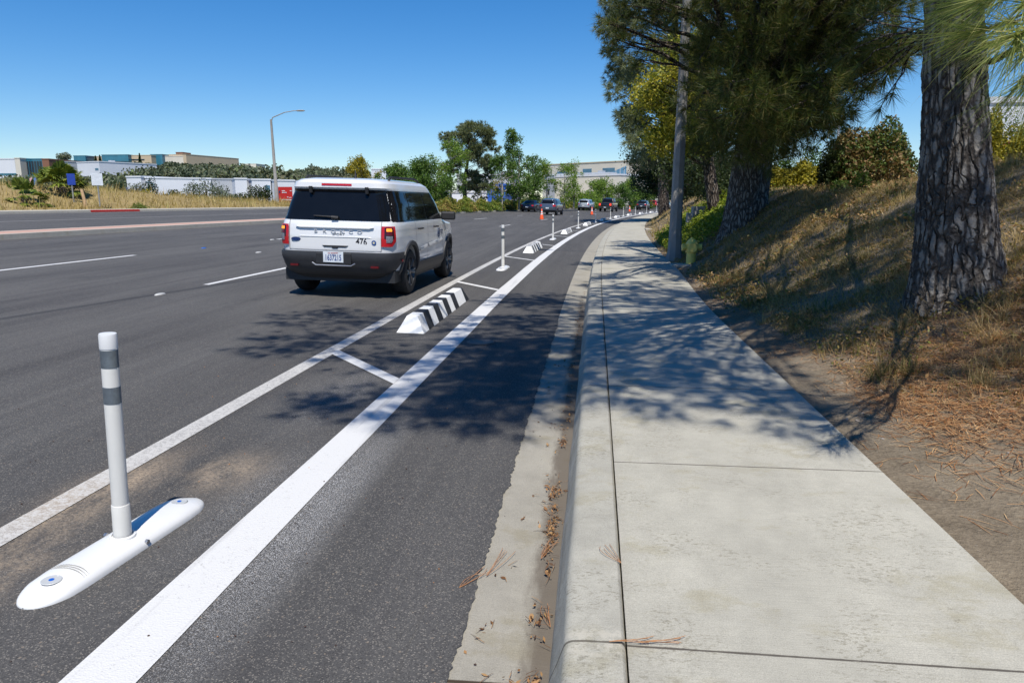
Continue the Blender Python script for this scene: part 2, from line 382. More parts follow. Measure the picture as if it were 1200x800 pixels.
M['hyd'] = flat('yellow_hydrant_paint', (.85, .62, .14), .5, var=.14, scale=14, bump=.3)
M['signblue'] = flat('sign_blue', (.015, .05, .32), .5)
M['signwhite'] = flat('sign_white', (.62, .66, .70), .5)
M['signred'] = flat('sign_red', (.42, .015, .012), .5)
M['redkerb'] = flat('red_kerb_paint', (.50, .025, .015), .6)
M['wood'] = flat('tan_timber', (.50, .33, .18), .8)
M['stud'] = flat('pale_stud', (.42, .42, .40), .5)
M['bluestud'] = flat('blue_stud', (.01, .10, .45), .3)
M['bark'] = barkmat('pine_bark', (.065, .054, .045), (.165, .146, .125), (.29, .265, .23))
M['bark2'] = barkmat('brown_bark', (.02, .015, .012), (.09, .07, .055), (.20, .165, .135))
M['palebark'] = flat('pale_bark', (.30, .27, .22), .85, var=.3, scale=6, bump=.5)
M['needle'] = leafmat('pine_needles', [(.030, .050, .010), (.062, .092, .017), (.115, .145, .03), (.20, .14, .05)], .36)
M['needlenear'] = leafmat('sunlit_pine_needles', [(.10, .15, .03), (.22, .28, .06), (.38, .42, .12), (.52, .46, .18)], .35)  # lighter copy of the pine needles, sunlight put into the low branch's colour
M['needlegrey'] = leafmat('grey_green_needles', [(.12, .15, .08), (.20, .23, .12), (.30, .32, .18)], .4)
M['ficus'] = leafmat('yellow_green_leaves', [(.05, .08, .01), (.16, .19, .02), (.36, .33, .035), (.48, .38, .04)], .35, patch=1.5)
M['darkleaf'] = leafmat('dark_leaves', [(.018, .032, .010), (.035, .055, .014), (.06, .08, .02)], .25)
M['midleaf'] = leafmat('mid_green_leaves', [(.045, .095, .018), (.09, .17, .03), (.16, .25, .045)], .4)
M['brightleaf'] = leafmat('bright_green_leaves', [(.09, .17, .02), (.17, .27, .04), (.27, .37, .07)], .45)
M['yellowleaf'] = leafmat('yellow_leaves', [(.12, .13, .01), (.28, .24, .02), (.42, .34, .03)], .35)
M['redleaf'] = leafmat('reddish_hedge_leaves', [(.04, .08, .016), (.10, .15, .03), (.26, .15, .07), (.30, .24, .09)], .25, patch=1.2)
M['hedge'] = leafmat('hedge_leaves', [(.07, .13, .02), (.16, .24, .03), (.30, .26, .06), (.32, .20, .07)], .3, patch=.5)
M['farleaf'] = leafmat('hazed_woodland', [(.06, .085, .05), (.10, .13, .075), (.15, .155, .095), (.18, .24, .09)], .2, patch=.05)  # greens lightened and blued, distance haze put into the leaf colour
M['palmleaf'] = leafmat('palm_leaves', [(.05, .09, .012), (.14, .19, .03), (.27, .30, .05)], .25)
M['palmdead'] = leafmat('yellowed_palm_leaves', [(.30, .22, .06), (.42, .33, .10)], .3)
M['grass'] = leafmat('bank_grass', [(.07, .085, .022), (.17, .15, .05), (.36, .26, .11), (.52, .39, .19), (.42, .23, .10)], .3, patch=1.6)
M['greengrass'] = leafmat('green_weeds', [(.06, .11, .015), (.12, .18, .03), (.20, .26, .05)], .4)
M['straw'] = leafmat('tall_dry_grass', [(.26, .20, .06), (.38, .28, .09), (.50, .39, .17), (.30, .29, .08)], .3, patch=.12)
M['litter'] = leafmat('orange_litter', [(.16, .07, .03), (.36, .16, .06), (.52, .28, .12), (.58, .40, .21)], .15)

# ------------------------------------------------------------------ light and sky
EL = rad(62); SD = np.array([-.20, 1.]); SD /= np.linalg.norm(SD)       # shadows fall along SD
sun = bpy.data.lights.new('sun', 'SUN'); sun.energy = 5.0; sun.angle = rad(.53); sun.color = (1, .95, .87)
so = bpy.data.objects.new('sun', sun); COL.objects.link(so)
dv = Vector((SD[0] * math.cos(EL), SD[1] * math.cos(EL), -math.sin(EL)))
so.rotation_euler = dv.to_track_quat('-Z', 'Y').to_euler(); so.location = (0, -20, 40)
w = bpy.data.worlds.new('World'); SC.world = w; w.use_nodes = True; nt = w.node_tree
sky = nt.nodes.new('ShaderNodeTexSky'); sky.sky_type = 'NISHITA'; sky.sun_disc = False; sky.sun_elevation = EL
sky.sun_rotation = math.atan2(-SD[0], -SD[1]); sky.air_density = 1.0; sky.dust_density = 0.; sky.ozone_density = 4.; sky.altitude = 60
hs = nt.nodes.new('ShaderNodeHueSaturation'); hs.inputs['Saturation'].default_value = 1.36; hs.inputs['Value'].default_value = 1.0; nt.links.new(sky.outputs[0], hs.inputs['Color'])
tn = nt.nodes.new('ShaderNodeMix'); tn.data_type = 'RGBA'; tn.blend_type = 'MULTIPLY'; tn.inputs[0].default_value = 1; nt.links.new(hs.outputs[0], tn.inputs[6]); tn.inputs[7].default_value = (.90, .95, 1.06, 1)
nt.links.new(tn.outputs[2], nt.nodes['Background'].inputs[0]); nt.nodes['Background'].inputs[1].default_value = .104
SC.view_settings.view_transform = 'Standard'; SC.view_settings.look = 'None'; SC.view_settings.exposure = 0.22; SC.view_settings.gamma = 1
SC.view_settings.use_curve_mapping = False
SC.cycles.max_bounces = 6; SC.cycles.transparent_max_bounces = 4; SC.cycles.diffuse_bounces = 3; SC.cycles.use_denoising = True

# ------------------------------------------------------------------ the setting
VS = np.concatenate([np.arange(-8, 12, .5), np.arange(12, 60, 1), np.arange(60, 140, 2.5), np.arange(140, 341, 8)])
def strip(name, us, vs, zf, mat, kind='structure', smooth=True, **k):
    U, V = np.meshgrid(us, vs); Z = zf(U, V); X = U + off(V)
    mb = MB(); mb.grid(np.stack([X, V, Z], -1)); o = mb.build(name, mat, smooth=smooth, fixn=False); o['kind'] = kind; return o
strip('road', np.linspace(-17.3, -.45, 12), VS, lambda u, v: zroad(u), M['asphalt'])
rs = np.random.default_rng(3)
# gutter pan, with the asphalt's ragged lip laid over its edge
gv = np.arange(-3, 9, .02)
e = -.435 + .004 * np.sin(gv * 9) + .004 * np.sin(gv * 23 + 1) + .004 * rs.standard_normal(len(gv))
mb = MB(); mb.grid(np.stack([np.stack([np.full_like(gv, -.6), gv, np.full_like(gv, .0085)], 1), np.stack([e, gv, np.full_like(gv, .005)], 1)], 1))
o = mb.build('road_edge', M['asphalt'], fixn=False); o['kind'] = 'structure'
strip('gutter', np.array([-.45, -.30, -.2, -.115]), VS, lambda u, v: -.02 * (u + .45) / .335 + 0 * v, M['gutter'])
# kerb with battered face and rounded nose, then sidewalk
def kerb_profile(v0, v1, name, step=.5):
    prof = [(-.125, -.06), (-.118, -.02), (-.112, .0), (-.095, .048), (-.0765, .104), (-.0725, .115), (-.066, .1245), (-.057, .131), (-.046, .135), (-.034, .1365), (.0, .139), (.112, .141), (.121, .133), (.125, .12)]
    vs = np.arange(v0, v1 + .01, step); P = []
    for v in vs:
        P.append([(u + off(v) + .004 * math.sin(v * 5.1 + u * 30) * (u < 0), v, z + .003 * math.sin(v * 3.3)) for u, z in prof])
    mb = MB(); mb.grid(np.array(P)); o = mb.build(name, M['kerb'], smooth=True, fixn=False); o['kind'] = 'structure'; return o
kerb_profile(-3, 340, 'kerb', .5)
def zwalk(u, v): return .140 + 0 * u + .004 * (u - .12)
strip('sidewalk', np.array([.128, .4, .9, 1.3]), VS, zwalk, M['walk'])
vv = VS; P = np.stack([np.stack([np.full_like(vv, 1.3) + off(vv), vv, zwalk(np.full_like(vv, 1.3), vv)], 1), np.stack([swr(vv) + off(vv), vv, zwalk(swr(vv), vv)], 1), np.stack([swr(vv) + off(vv) + .004, vv, 0 * vv + .02], 1)], 1)
mb = MB(); mb.grid(P); o = mb.build('sidewalk_edge', M['walk'], fixn=False); o['kind'] = 'structure'
# bank on the right
bu = np.concatenate([np.arange(0, 9, .12), np.arange(9, 20, .8), np.arange(20, 75, 5)])
bv = np.concatenate([np.arange(-6, 3, .5), np.arange(3, 20, .15), np.arange(20, 60, .8), np.arange(60, 341, 5)])
U, V = np.meshgrid(bu, bv); Un = U + swr(V) + .0
def zbank_n(u, v):
    d = np.clip((u - swr(v)), 0, 1); return zbank(u, v) + d * (.035 * nz(u, v, 1.6) + .02 * nz(u, v, 4.5, 2.))
mb = MB(); mb.grid(np.stack([Un + off(V), V, zbank_n(Un, V)], -1)); o = mb.build('hillside', M['soil'], smooth=True, fixn=False); o['kind'] = 'structure'
def gz(x, y): u = x - float(off(y)); return float(zbank_n(np.array(u), np.array(float(y))))
# median: pale kerbs and pink pavers, planted beyond
def zmed(u): return zroad(u)
mb = MB()
for u0, u1, z0, z1 in ((-17.3, -17.32, .42, .575), (-17.32, -17.62, .575, .58), (-18.62, -18.9, .60, .60), (-18.9, -18.92, .60, .46)):
    vs = np.arange(-10, 341, 2.); mb.grid(np.stack([np.stack([u0 + off(vs), vs, 0 * vs + z0], 1), np.stack([u1 + off(vs), vs, 0 * vs + z1], 1)], 1))
o = mb.build('median_kerb', M['stone'], fixn=False); o['kind'] = 'structure'
strip('median_paving', np.array([-18.62, -17.62]), VS[VS < 63], lambda u, v: .58 + 0 * u + .02 * (-u - 17.62), M['brick'])
strip('median_soil', np.array([-18.62, -18.1, -17.62]), VS[VS >= 60], lambda u, v: .62 + .06 * np.sin((u + 18.12) * 3 + 1.57) + 0 * v, M['soil'])
strip('opposite_road', np.linspace(-34.4, -18.92, 8), VS, lambda u, v: zroad(u), M['asphalt'])
mb = MB()
for u0, u1, z0, z1 in ((-34.4, -34.43, .84, .98), (-34.43, -36.3, .98, 1.02)):
    vs = np.arange(-10, 341, 2.); mb.grid(np.stack([np.stack([u0 + off(vs), vs, 0 * vs + z0], 1), np.stack([u1 + off(vs), vs, 0 * vs + z1], 1)], 1))
o = mb.build('opposite_sidewalk', M['stone'], fixn=False); o['kind'] = 'structure'
strip('dry_field', -np.arange(36.3, 80, 1.2), VS[VS > -8], lambda u, v: zmound(u, v) + .08 * nz(u, v, .8) * sstep(36.5, 39, -u), M['drysoil'])
# one ground sheet out to the horizon
gx = np.sinh(np.linspace(-5.2, 5.2, 150)) * 32; gy = np.sinh(np.linspace(-5.2, 5.2, 150)) * 32
X, Y = np.meshgrid(gx, gy); Ug = X - off(np.clip(Y, -50, 400))
inner = (Ug > -82) & (Ug < 78) & (Y > -20) & (Y < 350)
Z = zfar(X, Y)
Z = np.where(Ug > 0, 1.0 * sstep(0, 10, Ug) + Z * 0, Z)
Z = np.where(inner & (Ug > -52), np.minimum(Z, -.6), Z); Z = np.where(inner & (Ug <= -52), -5.2, Z)
Z = np.where((Ug > 0) & ~inner, 1.6, Z)
mb = MB(); mb.grid(np.stack([X, Y, Z], -1)); o = mb.build('ground', M['far'], smooth=True, fixn=False); o['kind'] = 'structure'
# near camera, behind: soil strip edge is covered by the bank

# painted lines
def line(u0, u1, v0, v1, mat, name='lane_marking', dz=.004, skew=0., wob=0.):
    vs = np.arange(v0, v1 + 1e-6, min(.4, (v1 - v0) / 2) if v1 < 60 else 2.)
    rr = np.random.default_rng(int(abs(u0 * 100 + v0)))
    def col(u): uu = u + wob * rr.standard_normal(len(vs)); return np.stack([uu + off(vs), vs, zroad(uu) + dz], 1)
    mb = MB(); mb.grid(np.stack([col(u0), col(u1)], 1)); o = mb.build(name, mat, fixn=False); o['kind'] = 'structure'; return o
line(-1.625, -1.40, -2, 170, M['line'], 'bike_lane_line', wob=.003)
line(-2.64, -2.50, -2, 170, M['oldline'], 'buffer_line')
for k in range(18):
    v = 6.5 + 6.3 * k; mb = MB()
    a = np.array([(-2.50, v - .0), (-1.655, v - .98)]); V4 = []
    for (u, q) in ((-2.52, v - .02), (-1.62, v - 1.0), (-1.62, v - .82), (-2.52, v + .17)): V4.append((u + off(q), q, zroad(np.array(u)) + .008))
    mb.add(V4, [(0, 1, 2, 3)]); o = mb.build('buffer_bar', M['line'], fixn=False); o['kind'] = 'structure'
for k in range(16):
    line(-6.48, -6.37, 11.1 + 14.6 * k, 14.3 + 14.6 * k, M['line'], 'lane_dash')
    line(-10.98, -10.85, 8.6 + 14.6 * k, 16.1 + 14.6 * k if k == 0 else 12.2 + 14.6 * k, M['line'], 'lane_dash')
line(-33.7, -33.6, 0, 150, M['oldline'], 'opposite_edge_line')
line(-26.6, -26.5, 0, 150, M['oldline'], 'opposite_lane_line')

# raised road studs
def stud(u, v, mat, lab, w=.1, l=.1, grp='pale raised studs on the road'):
    mb = MB(); mb.lathe([(0.001, .022), (.03, .02), (.045, .012), (.05, 0)], 16, sx=w / .1, sy=l / .1)
    o = mb.build('road_stud', mat, smooth=True); o.location = (u + float(off(v)), v, float(zroad(np.array(float(u)))) + .001); tag(o, lab, 'road stud', grp); return o
stud(-6.42, 9.82, M['stud'], 'pale stud on the asphalt nearest the camera, left of the white SUV', .1, .24)
stud(-8.8, 17.74, M['stud'], 'pale stud left of the white SUV, nearer than the small stud beyond it', .12, .26)
stud(-10.95, 22.9, M['stud'], 'farthest pale stud left of the white SUV, below the pink median', .12, .26)
stud(-10.76, 18.5, M['bluestud'], 'small blue stud on the asphalt left of the white SUV', .11, .2, 'blue stud')

# valve cover in the bike lane
mb = MB(); mb.lathe([(.001, .004), (.11, .004), (.115, .009), (.135, .009), (.15, .002)], 28)
o = mb.build('valve_cover', flat('dusty_iron', (.13, .12, .11), .7, metal=.2, bump=.4, scale=20), smooth=True); o.location = (-1.2, 7.4, .022)
tag(o, 'round iron valve cover set in the shaded bike lane', 'utility cover')

# ------------------------------------------------------------------ delineator posts on long white bases
def make_delineator():
    root = empty('delineator_post', label='x', cat='delineator post', group='white delineator posts in the bike lane buffer')
    L, W, Ht = .50, .108, .047
    ys = np.concatenate([-L + .12 * (1 - np.cos(np.linspace(0, math.pi / 2, 9))), np.linspace(-L + .2, L - .2, 9), (L - .12 * (1 - np.cos(np.linspace(0, math.pi / 2, 9))))[::-1]])
    rows = []
    for y in ys:
        q = max(0, (abs(y) - (L - .17)) / .17); ww = W * math.sqrt(max(0.0004, 1 - q * q)); hh = Ht * (1 - .9 * q ** 1.6) + .004
        th = np.linspace(0, math.pi, 17)
        rows.append(np.stack([-ww * np.cos(th), np.full(17, y), hh * np.sin(th) ** .75], 1))
    mb = MB(); mb.grid(np.array(rows)); b = mb.build('base', M['white'], root, smooth=True)
    rp = flat('recess_plastic', (.42, .43, .43), .45)
    for y in (-.37, .37):
        MB().lathe([(.001, .0476), (.030, .0478), (.034, .0484), (.037, .046)], 20, (0, y, 0)).build('bolt_recess', rp, b, smooth=True)
        MB().lathe([(.001, .0492), (.010, .0490), (.011, .045)], 10, (0, y, 0)).build('bolt', M['bluestud'], b, smooth=True)
    MB().lathe([(.001, .0480), (.024, .0482), (.028, .0488), (.031, .044)], 18, (0, -.15, 0)).build('bolt_recess', rp, b, smooth=True)
    for x in (-.115, .115): MB().lathe([(.001, -.006), (.010, -.006), (.010, .006), (.001, .006)], 10, (x * .90, .02, .026), axis='x').build('bolt', M['steel'], b, smooth=True)
    mb = MB()                                   # a band of small raised studs across the near end
    for r in range(3):
        for t in np.linspace(-.82, .82, 26): mb.lathe([(.001, .003), (.0022, .002), (.003, 0)], 5, (.1 * t, -.29 + .012 * r - .02 * t * t, .051 * (1 - abs(t) ** 2.6 * .55)))
    mb.build('tread_band', flat('grit_band', (.30, .29, .26), .8), b)
    mb = MB(); mb.lathe([(.056, .040), (.052, .054), (.043, .057), (.043, .040)], 24); mb.build('socket', M['white'], root, smooth=True)
    mb = MB(); mb.lathe([(.0365, .04), (.036, .20), (.0345, .203), (.033, .204), (.033, .955), (.031, .963), (.001, .965)], 28); p = mb.build('post', M['post'], root, smooth=True)
    mb = MB(); mb.lathe([(.0335, .905), (.0345, .905), (.0345, .96), (.032, .968), (.001, .97)], 28); mb.build('cap', M['white'], p, smooth=True)
    for z0, z1 in ((.822, .90), (.665, .74)):
        mb = MB(); mb.lathe([(.0328, z0), (.0340, z0 + .001), (.0340, z1 - .001), (.0328, z1)], 28); mb.build('reflective_band', M['silver'], p, smooth=True)
    return root
pd = make_delineator()
POSTS = [2.63, 15.7, 28.6, 41.2, 53.0, 65, 76.5, 88, 99.5, 111]
PLAB = ['tall white post on a long rounded base in the near left foreground', 'white post right of the white SUV, just beyond the black and white stop',
        'white post beyond the second striped stop, third in the buffer row', 'white post nearest in front of the small white stop, below the grey SUV', 'white post below the gap between the grey and silver SUVs',
        'white post directly below the silver SUV', 'white post beside the black pickup truck', 'white post below the distant blue car', 'white post below the distant red car', 'farthest white post where the buffer curves out of sight']
def road_pt(u, v, dz=0): return (u + float(off(v)), v, float(zroad(np.array(float(u)))) + dz)
for i, v in enumerate(POSTS):
    o = pd if i == 0 else copy_tree(pd)
    o.location = road_pt(-2.06 if i else -2.0, v); o.rotation_euler = (0, 0 if i else rad(2.2), -heading(v) - (rad(5.5) if i == 0 else 0)); o['label'] = PLAB[i]
for c in pd.children:
    if c.name.split('.')[0] == 'post': c.rotation_euler = (0, rad(.2), 0); c.scale = (1, 1, .97)

# ------------------------------------------------------------------ striped stops between the posts
def make_stop(mostly_white=False):
    n = 11; L = 2.95; h = .185; wb, wt = .16, .062
    mb = MB(); seg = L / n
    for k in range(n):
        y0 = -L / 2 + k * seg; y1 = y0 + seg; sh = .09
        def ring(y, end=0):
            dy = [(0), (sh), (sh), (0)]
            if end == -1: dy = [0, .10, .10, 0]
            if end == 1: dy = [0, -.10, -.10, 0]
            X = [(-wb, .0), (-wt, h), (wt, h), (wb, 0)]
            return [(x, y + d, z) for (x, z), d in zip(X, dy)]
        a = ring(y0, -1 if k == 0 else 0); b = ring(y1, 1 if k == n - 1 else 0)
        m = 0 if k % 2 == 0 else 1
        if k == n - 1: m = 1
        if k == n - 2: m = 0
        fs = [(0, 1, 5, 4), (1, 2, 6, 5), (2, 3, 7, 6)]
        if k == 0: fs.append((0, 3, 2, 1))
        if k == n - 1: fs.append((4, 5, 6, 7))
        mb.add(a + b, fs, m)
    o = mb.build('lane_stop', [flat('white_stop_paint', (.76, .76, .74), .6, var=.08, scale=12, bump=.2), flat('black_stop_paint', (.022, .022, .024), .6, var=.3, scale=12, bump=.2)], bevel=.006)
    return o
st = make_stop()
SLAB = ['black and white striped stop nearest the camera, right of the white SUV', 'second striped stop, between the second and third white posts', 'small white striped stop between the third and fourth posts',
        'small white stop between the fourth and fifth posts', 'distant stop in tree shade below the silver SUV', 'distant stop in tree shade below the black pickup', 'distant pale stop beside the orange cone', 'distant stop on the far bend below the red car', 'farthest stop before the buffer curves away']
for i, v in enumerate([9.2, 22.2, 34.9, 47.1, 59, 70.8, 82.3, 93.8, 105.3]):
    o = st if i == 0 else copy_tree(st)
    o.location = road_pt(-2.06, v, .002); o.rotation_euler = (0, rad(1.4), -heading(v)); tag(o, SLAB[i], 'lane stop', 'striped stops in the bike lane buffer')

# ------------------------------------------------------------------ traffic cones
def make_cone(hh=.74):
    r = empty('traffic_cone', label='x', cat='traffic cone', group='orange cones on the road')
    mb = MB(); mb.box(-.18, .18, -.18, .18, 0, .03); mb.build('base', M['black'], r, bevel=.01)
    mb = MB(); mb.lathe([(.14, .03), (.03, hh - .01), (.02, hh), (.001, hh)], 20); c = mb.build('cone_body', M['cone'], r, smooth=True)
    for a, b in ((.46, .60), (.66, .78)):
        ra = lambda t: .14 - .11 * (t * hh - .03) / (hh - .04) + .002
        mb = MB(); mb.lathe([(ra(a), a * hh), (ra(b), b * hh)], 20); mb.build('reflective_collar', M['white'], c, smooth=True)
    return r
cn = make_cone()
for i, (u, v, lab) in enumerate([(-6.65, 56.6, 'orange cone with white collars standing left of the nearest white posts, before the grey SUV'), (-5.9, 80, 'orange cone standing below the silver SUV'),
                                 (-5.6, 108, 'small orange cone right of the black pickup'), (-.7, 112, 'distant orange cone on the bend by the tree shade'),
                                 (-34.0, 73.5, 'orange cone on the far kerb left of the lamp post'), (-34.0, 79, 'orange cone on the far kerb below the red board')]):
    o = cn if i == 0 else copy_tree(cn); o.location = road_pt(u, v); o.scale = (1.15,) * 3 if i < 4 else (1.5,) * 3; o['label'] = lab
    o.rotation_euler = (0, 0, .3 * i)
mb = MB(); mb.prism([(-.14, 0), (-.08, .14), (.08, .14), (.14, 0)], -2.4, 2.4, axis='y')
o = mb.build('rubber_barrier', M['black'], bevel=.01); o.location = (-33.9 + float(off(76.2)), 76.2, .86); tag(o, 'low black rubber barrier lying between two cones on the far kerb', 'barrier')

# ------------------------------------------------------------------ vehicles
class Shell:
    def __init__(s, K): s.K = np.array(K, float)   # z, yr, yf, w, nr, nf
    def par(s, z): return [np.interp(z, s.K[:, 0], s.K[:, i]) for i in range(1, 6)]
    def side(s, y, z):
        yr, yf, w, nr, nf = s.par(z); L = np.where(y < 0, -yr, yf); n = np.where(y < 0, nr, nf)
        return w * np.clip(1 - (np.abs(y) / L) ** n, 0, 1) ** (1 / n)
    def rear(s, x, z):
        yr, yf, w, nr, nf = s.par(z); return yr * np.clip(1 - (np.abs(x) / w) ** nr, 0, 1) ** (1 / nr)
    def front(s, x, z):
        yr, yf, w, nr, nf = s.par(z); return yf * np.clip(1 - (np.abs(x) / w) ** nf, 0, 1) ** (1 / nf)
    def ring(s, z, n=96):
        yr, yf, w, nr, nf = s.par(z); th = np.arange(n) * 2 * math.pi / n; c, sn = np.cos(th), np.sin(th)
        nn = np.where(sn < 0, nr, nf)
        x = w * np.sign(c) * np.abs(c) ** (2 / nn); y = np.where(sn < 0, -yr, yf) * np.sign(sn) * np.abs(sn) ** (2 / nn)
        return np.stack([x, y, np.full(n, z)], 1)
    def body(s, name, mat, parent, zs, wheels=(), wr=.40, wx=.62):
        mb = MB(); P = np.array([s.ring(z) for z in zs]); mb.grid(P, 0, True)
        n = P.shape[1]; mb.f.append(list(range(n))[::-1]); mb.m.append(0); mb.f.append([(len(zs) - 1) * n + i for i in range(n)]); mb.m.append(0)
        o = mb.build(name, mat, None, smooth=False)
        if wheels:
            cb = MB()
            for y, z in wheels:
                for sx in (-1, 1): cb.lathe([(.0001, sx * wx), (wr, sx * wx), (wr, sx * 1.3), (.0001, sx * 1.3)], 36, (0, y, z), axis='x')
            c = cb.build('cut', mat)
            md = o.modifiers.new('b', 'BOOLEAN'); md.operation = 'DIFFERENCE'; md.object = c; md.solver = 'EXACT'
            dg = bpy.context.evaluated_depsgraph_get(); me = bpy.data.meshes.new_from_object(o.evaluated_get(dg))
            o.modifiers.clear(); o.data = me; bpy.data.objects.remove(c)
        o.data.polygons.foreach_set('use_smooth', [True] * len(o.data.polygons))
        try: o.data.set_sharp_from_angle(angle=rad(32))
        except Exception: pass
        o.name = name
        o.data.materials.append(M['black']); zc = zs[0] + .15
        for p_ in o.data.polygons:
            if p_.center.z < zc: p_.material_index = 1
        if parent: o.parent = parent
        return o
    def sidepatch(s, mb, zs, yl, yr_, sx, o=.004, ny=14, m=0):
        rows = []
        for z in zs:
            ys = np.linspace(yl(z), yr_(z), ny); rows.append(np.stack([sx * (s.side(ys, np.full(ny, z)) + o), ys, np.full(ny, z)], 1))
        mb.grid(np.array(rows), m)
    def rearpatch(s, mb, zs, xl, xr, o=.004, nx=14, m=0, front=False):
        rows = []
        for z in zs:
            xs = np.linspace(xl(z), xr(z), nx)
            y = s.front(xs, np.full(nx, z)) + o if front else s.rear(xs, np.full(nx, z)) - o
            rows.append(np.stack([xs, y, np.full(nx, z)], 1))
        mb.grid(np.array(rows), m)
    def wrap(s, mb, zs, x_in, y_in, sx, o=.006, m=0, n=26):   # round a rear corner: from x_in on the rear to y_in on the flank
        rows = []
        for z in zs:
            yr, yf, w, nr, nf = s.par(z)
            xi = x_in(z) if callable(x_in) else x_in; yi = y_in(z) if callable(y_in) else y_in
            t0 = math.acos(min(1, (xi / w) ** (nr / 2))); t1 = math.asin(min(1, (min(yi, 0) / yr) ** (nr / 2)))
            t = np.linspace(t0, t1, n); x = (w + o) * np.cos(t) ** (2 / nr); y = (yr - o) * np.sin(t) ** (2 / nr)
            rows.append(np.stack([sx * x, y, np.full(n, z)], 1))
        mb.grid(np.array(rows), m)
def wheel(parent, x, y, z, r=.36, wd=.235, detail=True):
    sx = 1 if x > 0 else -1
    mb = MB(); h = wd / 2; n = 40 if detail else 20
    mb.lathe([(r * .62, -h), (r * .66, -h - .004), (r * .9, -h), (r * .975, -h + .025), (r, -h + .05), (r, h - .05), (r * .975, h - .025), (r * .9, h), (r * .66, h + .004), (r * .62, h)], n, axis='x')
    t = mb.build('wheel', M['tyre'], parent, smooth=True); t.location = (x, y, z)
    mb = MB(); q = sx * (h - .05)
    mb.lathe([(r * .63, sx * h), (r * .60, sx * (h - .02)), (r * .56, sx * (h - .09)), (.001, sx * (h - .10))], n, axis='x')
    k = 6 if detail else 5
    for i in range(k):
        for da in ((-.13, .13) if detail else (0,)):
            a = i * 2 * math.pi / k + da; c, s_ = math.cos(a), math.sin(a)
            mb.tube([(sx * (h - .035), .05 * c, .05 * s_), (sx * (h - .015), r * .34 * c, r * .34 * s_), (sx * (h - .006), r * .61 * c, r * .61 * s_)], [.022, .018, .02], 6)
    mb.lathe([(.06, sx * (h - .09)), (.06, sx * (h - .02)), (.045, sx * (h - .012)), (.001, sx * (h - .010))], 16, axis='x')
    mb.build('rim', M['rim'], t, smooth=True); return t
def text_mesh(name, s, size, mat, parent, loc, rot, extrude=.002, align='CENTER', xs=1., bold=0):
    cu = bpy.data.curves.new(name, 'FONT'); cu.body = s; cu.size = size; cu.extrude = extrude; cu.align_x = align; cu.align_y = 'CENTER'; cu.offset = bold
    cu.resolution_u = 3
    o = bpy.data.objects.new(name, cu); COL.objects.link(o)
    dg = bpy.context.evaluated_depsgraph_get(); me = bpy.data.meshes.new_from_object(o.evaluated_get(dg))
    bpy.data.objects.remove(o); me.materials.clear(); me.materials.append(mat)
    o = bpy.data.objects.new(name, me); COL.objects.link(o); o.parent = parent; o.location = loc; o.rotation_euler = rot; o.scale = (xs, 1, 1); return o
paintw = flat('white_car_paint', (.68, .685, .69), .28, var=.015, scale=3, coat=.6)
K = [[.28, -1.98, 2.0, .84, 7, 6], [.40, -2.10, 2.12, .905, 8, 6], [.55, -2.15, 2.17, .925, 9, 6], [.74, -2.16, 2.19, .935, 9, 6], [.92, -2.155, 2.17, .935, 10, 6], [1.0, -2.145, 2.12, .93, 10, 6],
     [1.04, -2.14, 2.02, .93, 10, 6], [1.09, -2.13, 1.45, .925, 10, 6], [1.13, -2.115, 1.16, .915, 10, 7], [1.18, -2.10, 1.08, .895, 10, 8], [1.40, -2.03, .83, .85, 9, 8], [1.58, -1.975, .58, .79, 9, 8],
     [1.63, -2.03, .50, .782, 9, 8], [1.70, -2.02, .36, .757, 9, 7], [1.745, -1.96, .18, .70, 8, 6], [1.77, -1.80, -.1, .60, 6, 5], [1.782, -1.4, -.5, .35, 4, 4]]
sh = Shell(K)
car = empty('suv', (-3.79, 12.33, .085), -rad(2.5), 'white four door SUV with red tail lamps driving away beside the buffer posts', 'car')
car.rotation_euler = (0, rad(1.4), -rad(1.2))
WY = (-1.31, 1.36); wz = .36
zs = np.unique(np.concatenate([np.arange(.28, 1.78, .035), sh.K[:, 0]]))
body = sh.body('body', paintw, car, zs, [(y, wz) for y in WY], .425, .60)
mb = MB(); mb.box(-.86, .86, -1.98, 2.0, .24, .42); mb.build('underbody', M['black'], car)
for y in WY:
    for x in (-.80, .80): wheel(car, x, y, wz)
lin = lambda a, b, za, zb: (lambda z: a + (b - a) * (z - za) / (zb - za))
# rear bumper, sills, flares
mb = MB()
zb = np.array([.34, .37, .42, .50, .56, .60, .64, .67, .695, .70]); ob = [.0, .015, .028, .035, .035, .05, .05, .05, .045, .02]
rows = []
for z, o_ in zip(zb, ob):
    yr, yf, w_, nr, nf = sh.par(z)
    t1 = math.asin((float(np.interp(z, [.34, .5, .58], [1.99, 1.84, 1.70])) / -yr) ** (nr / 2)); t = np.linspace(t1, math.pi - t1, 90); c = np.cos(t)
    x = (w_ + o_ * .5) * np.sign(c) * np.abs(c) ** (2 / nr); y = (yr - o_) * np.sin(t) ** (2 / nr); rows.append(np.stack([x, y, np.full(90, z)], 1))
mb.grid(np.array(rows)); bmp = mb.build('rear_bumper', M['clad'], car, smooth=True)
mb = MB(); mb.box(-.27, .27, -2.222, -2.19, .52, .68); mb.build('plate_recess', M['black'], bmp, bevel=.008)
mb = MB(); mb.tube([(-.33, -2.215, .535), (-.27, -2.225, .50), (.27, -2.225, .50), (.33, -2.215, .535)], .012, 8); mb.build('bumper_trim', M['steel'], bmp, smooth=True)
for x in (-.62, .62): MB().box(x - .06, x + .06, -2.202, -2.17, .475, .505).build('rear_reflector', M['deepred'], bmp)
mb = MB(); mb.box(.935, .952, -1.86, -1.79, .56, .59); mb.build('side_reflector', M['deepred'], bmp)
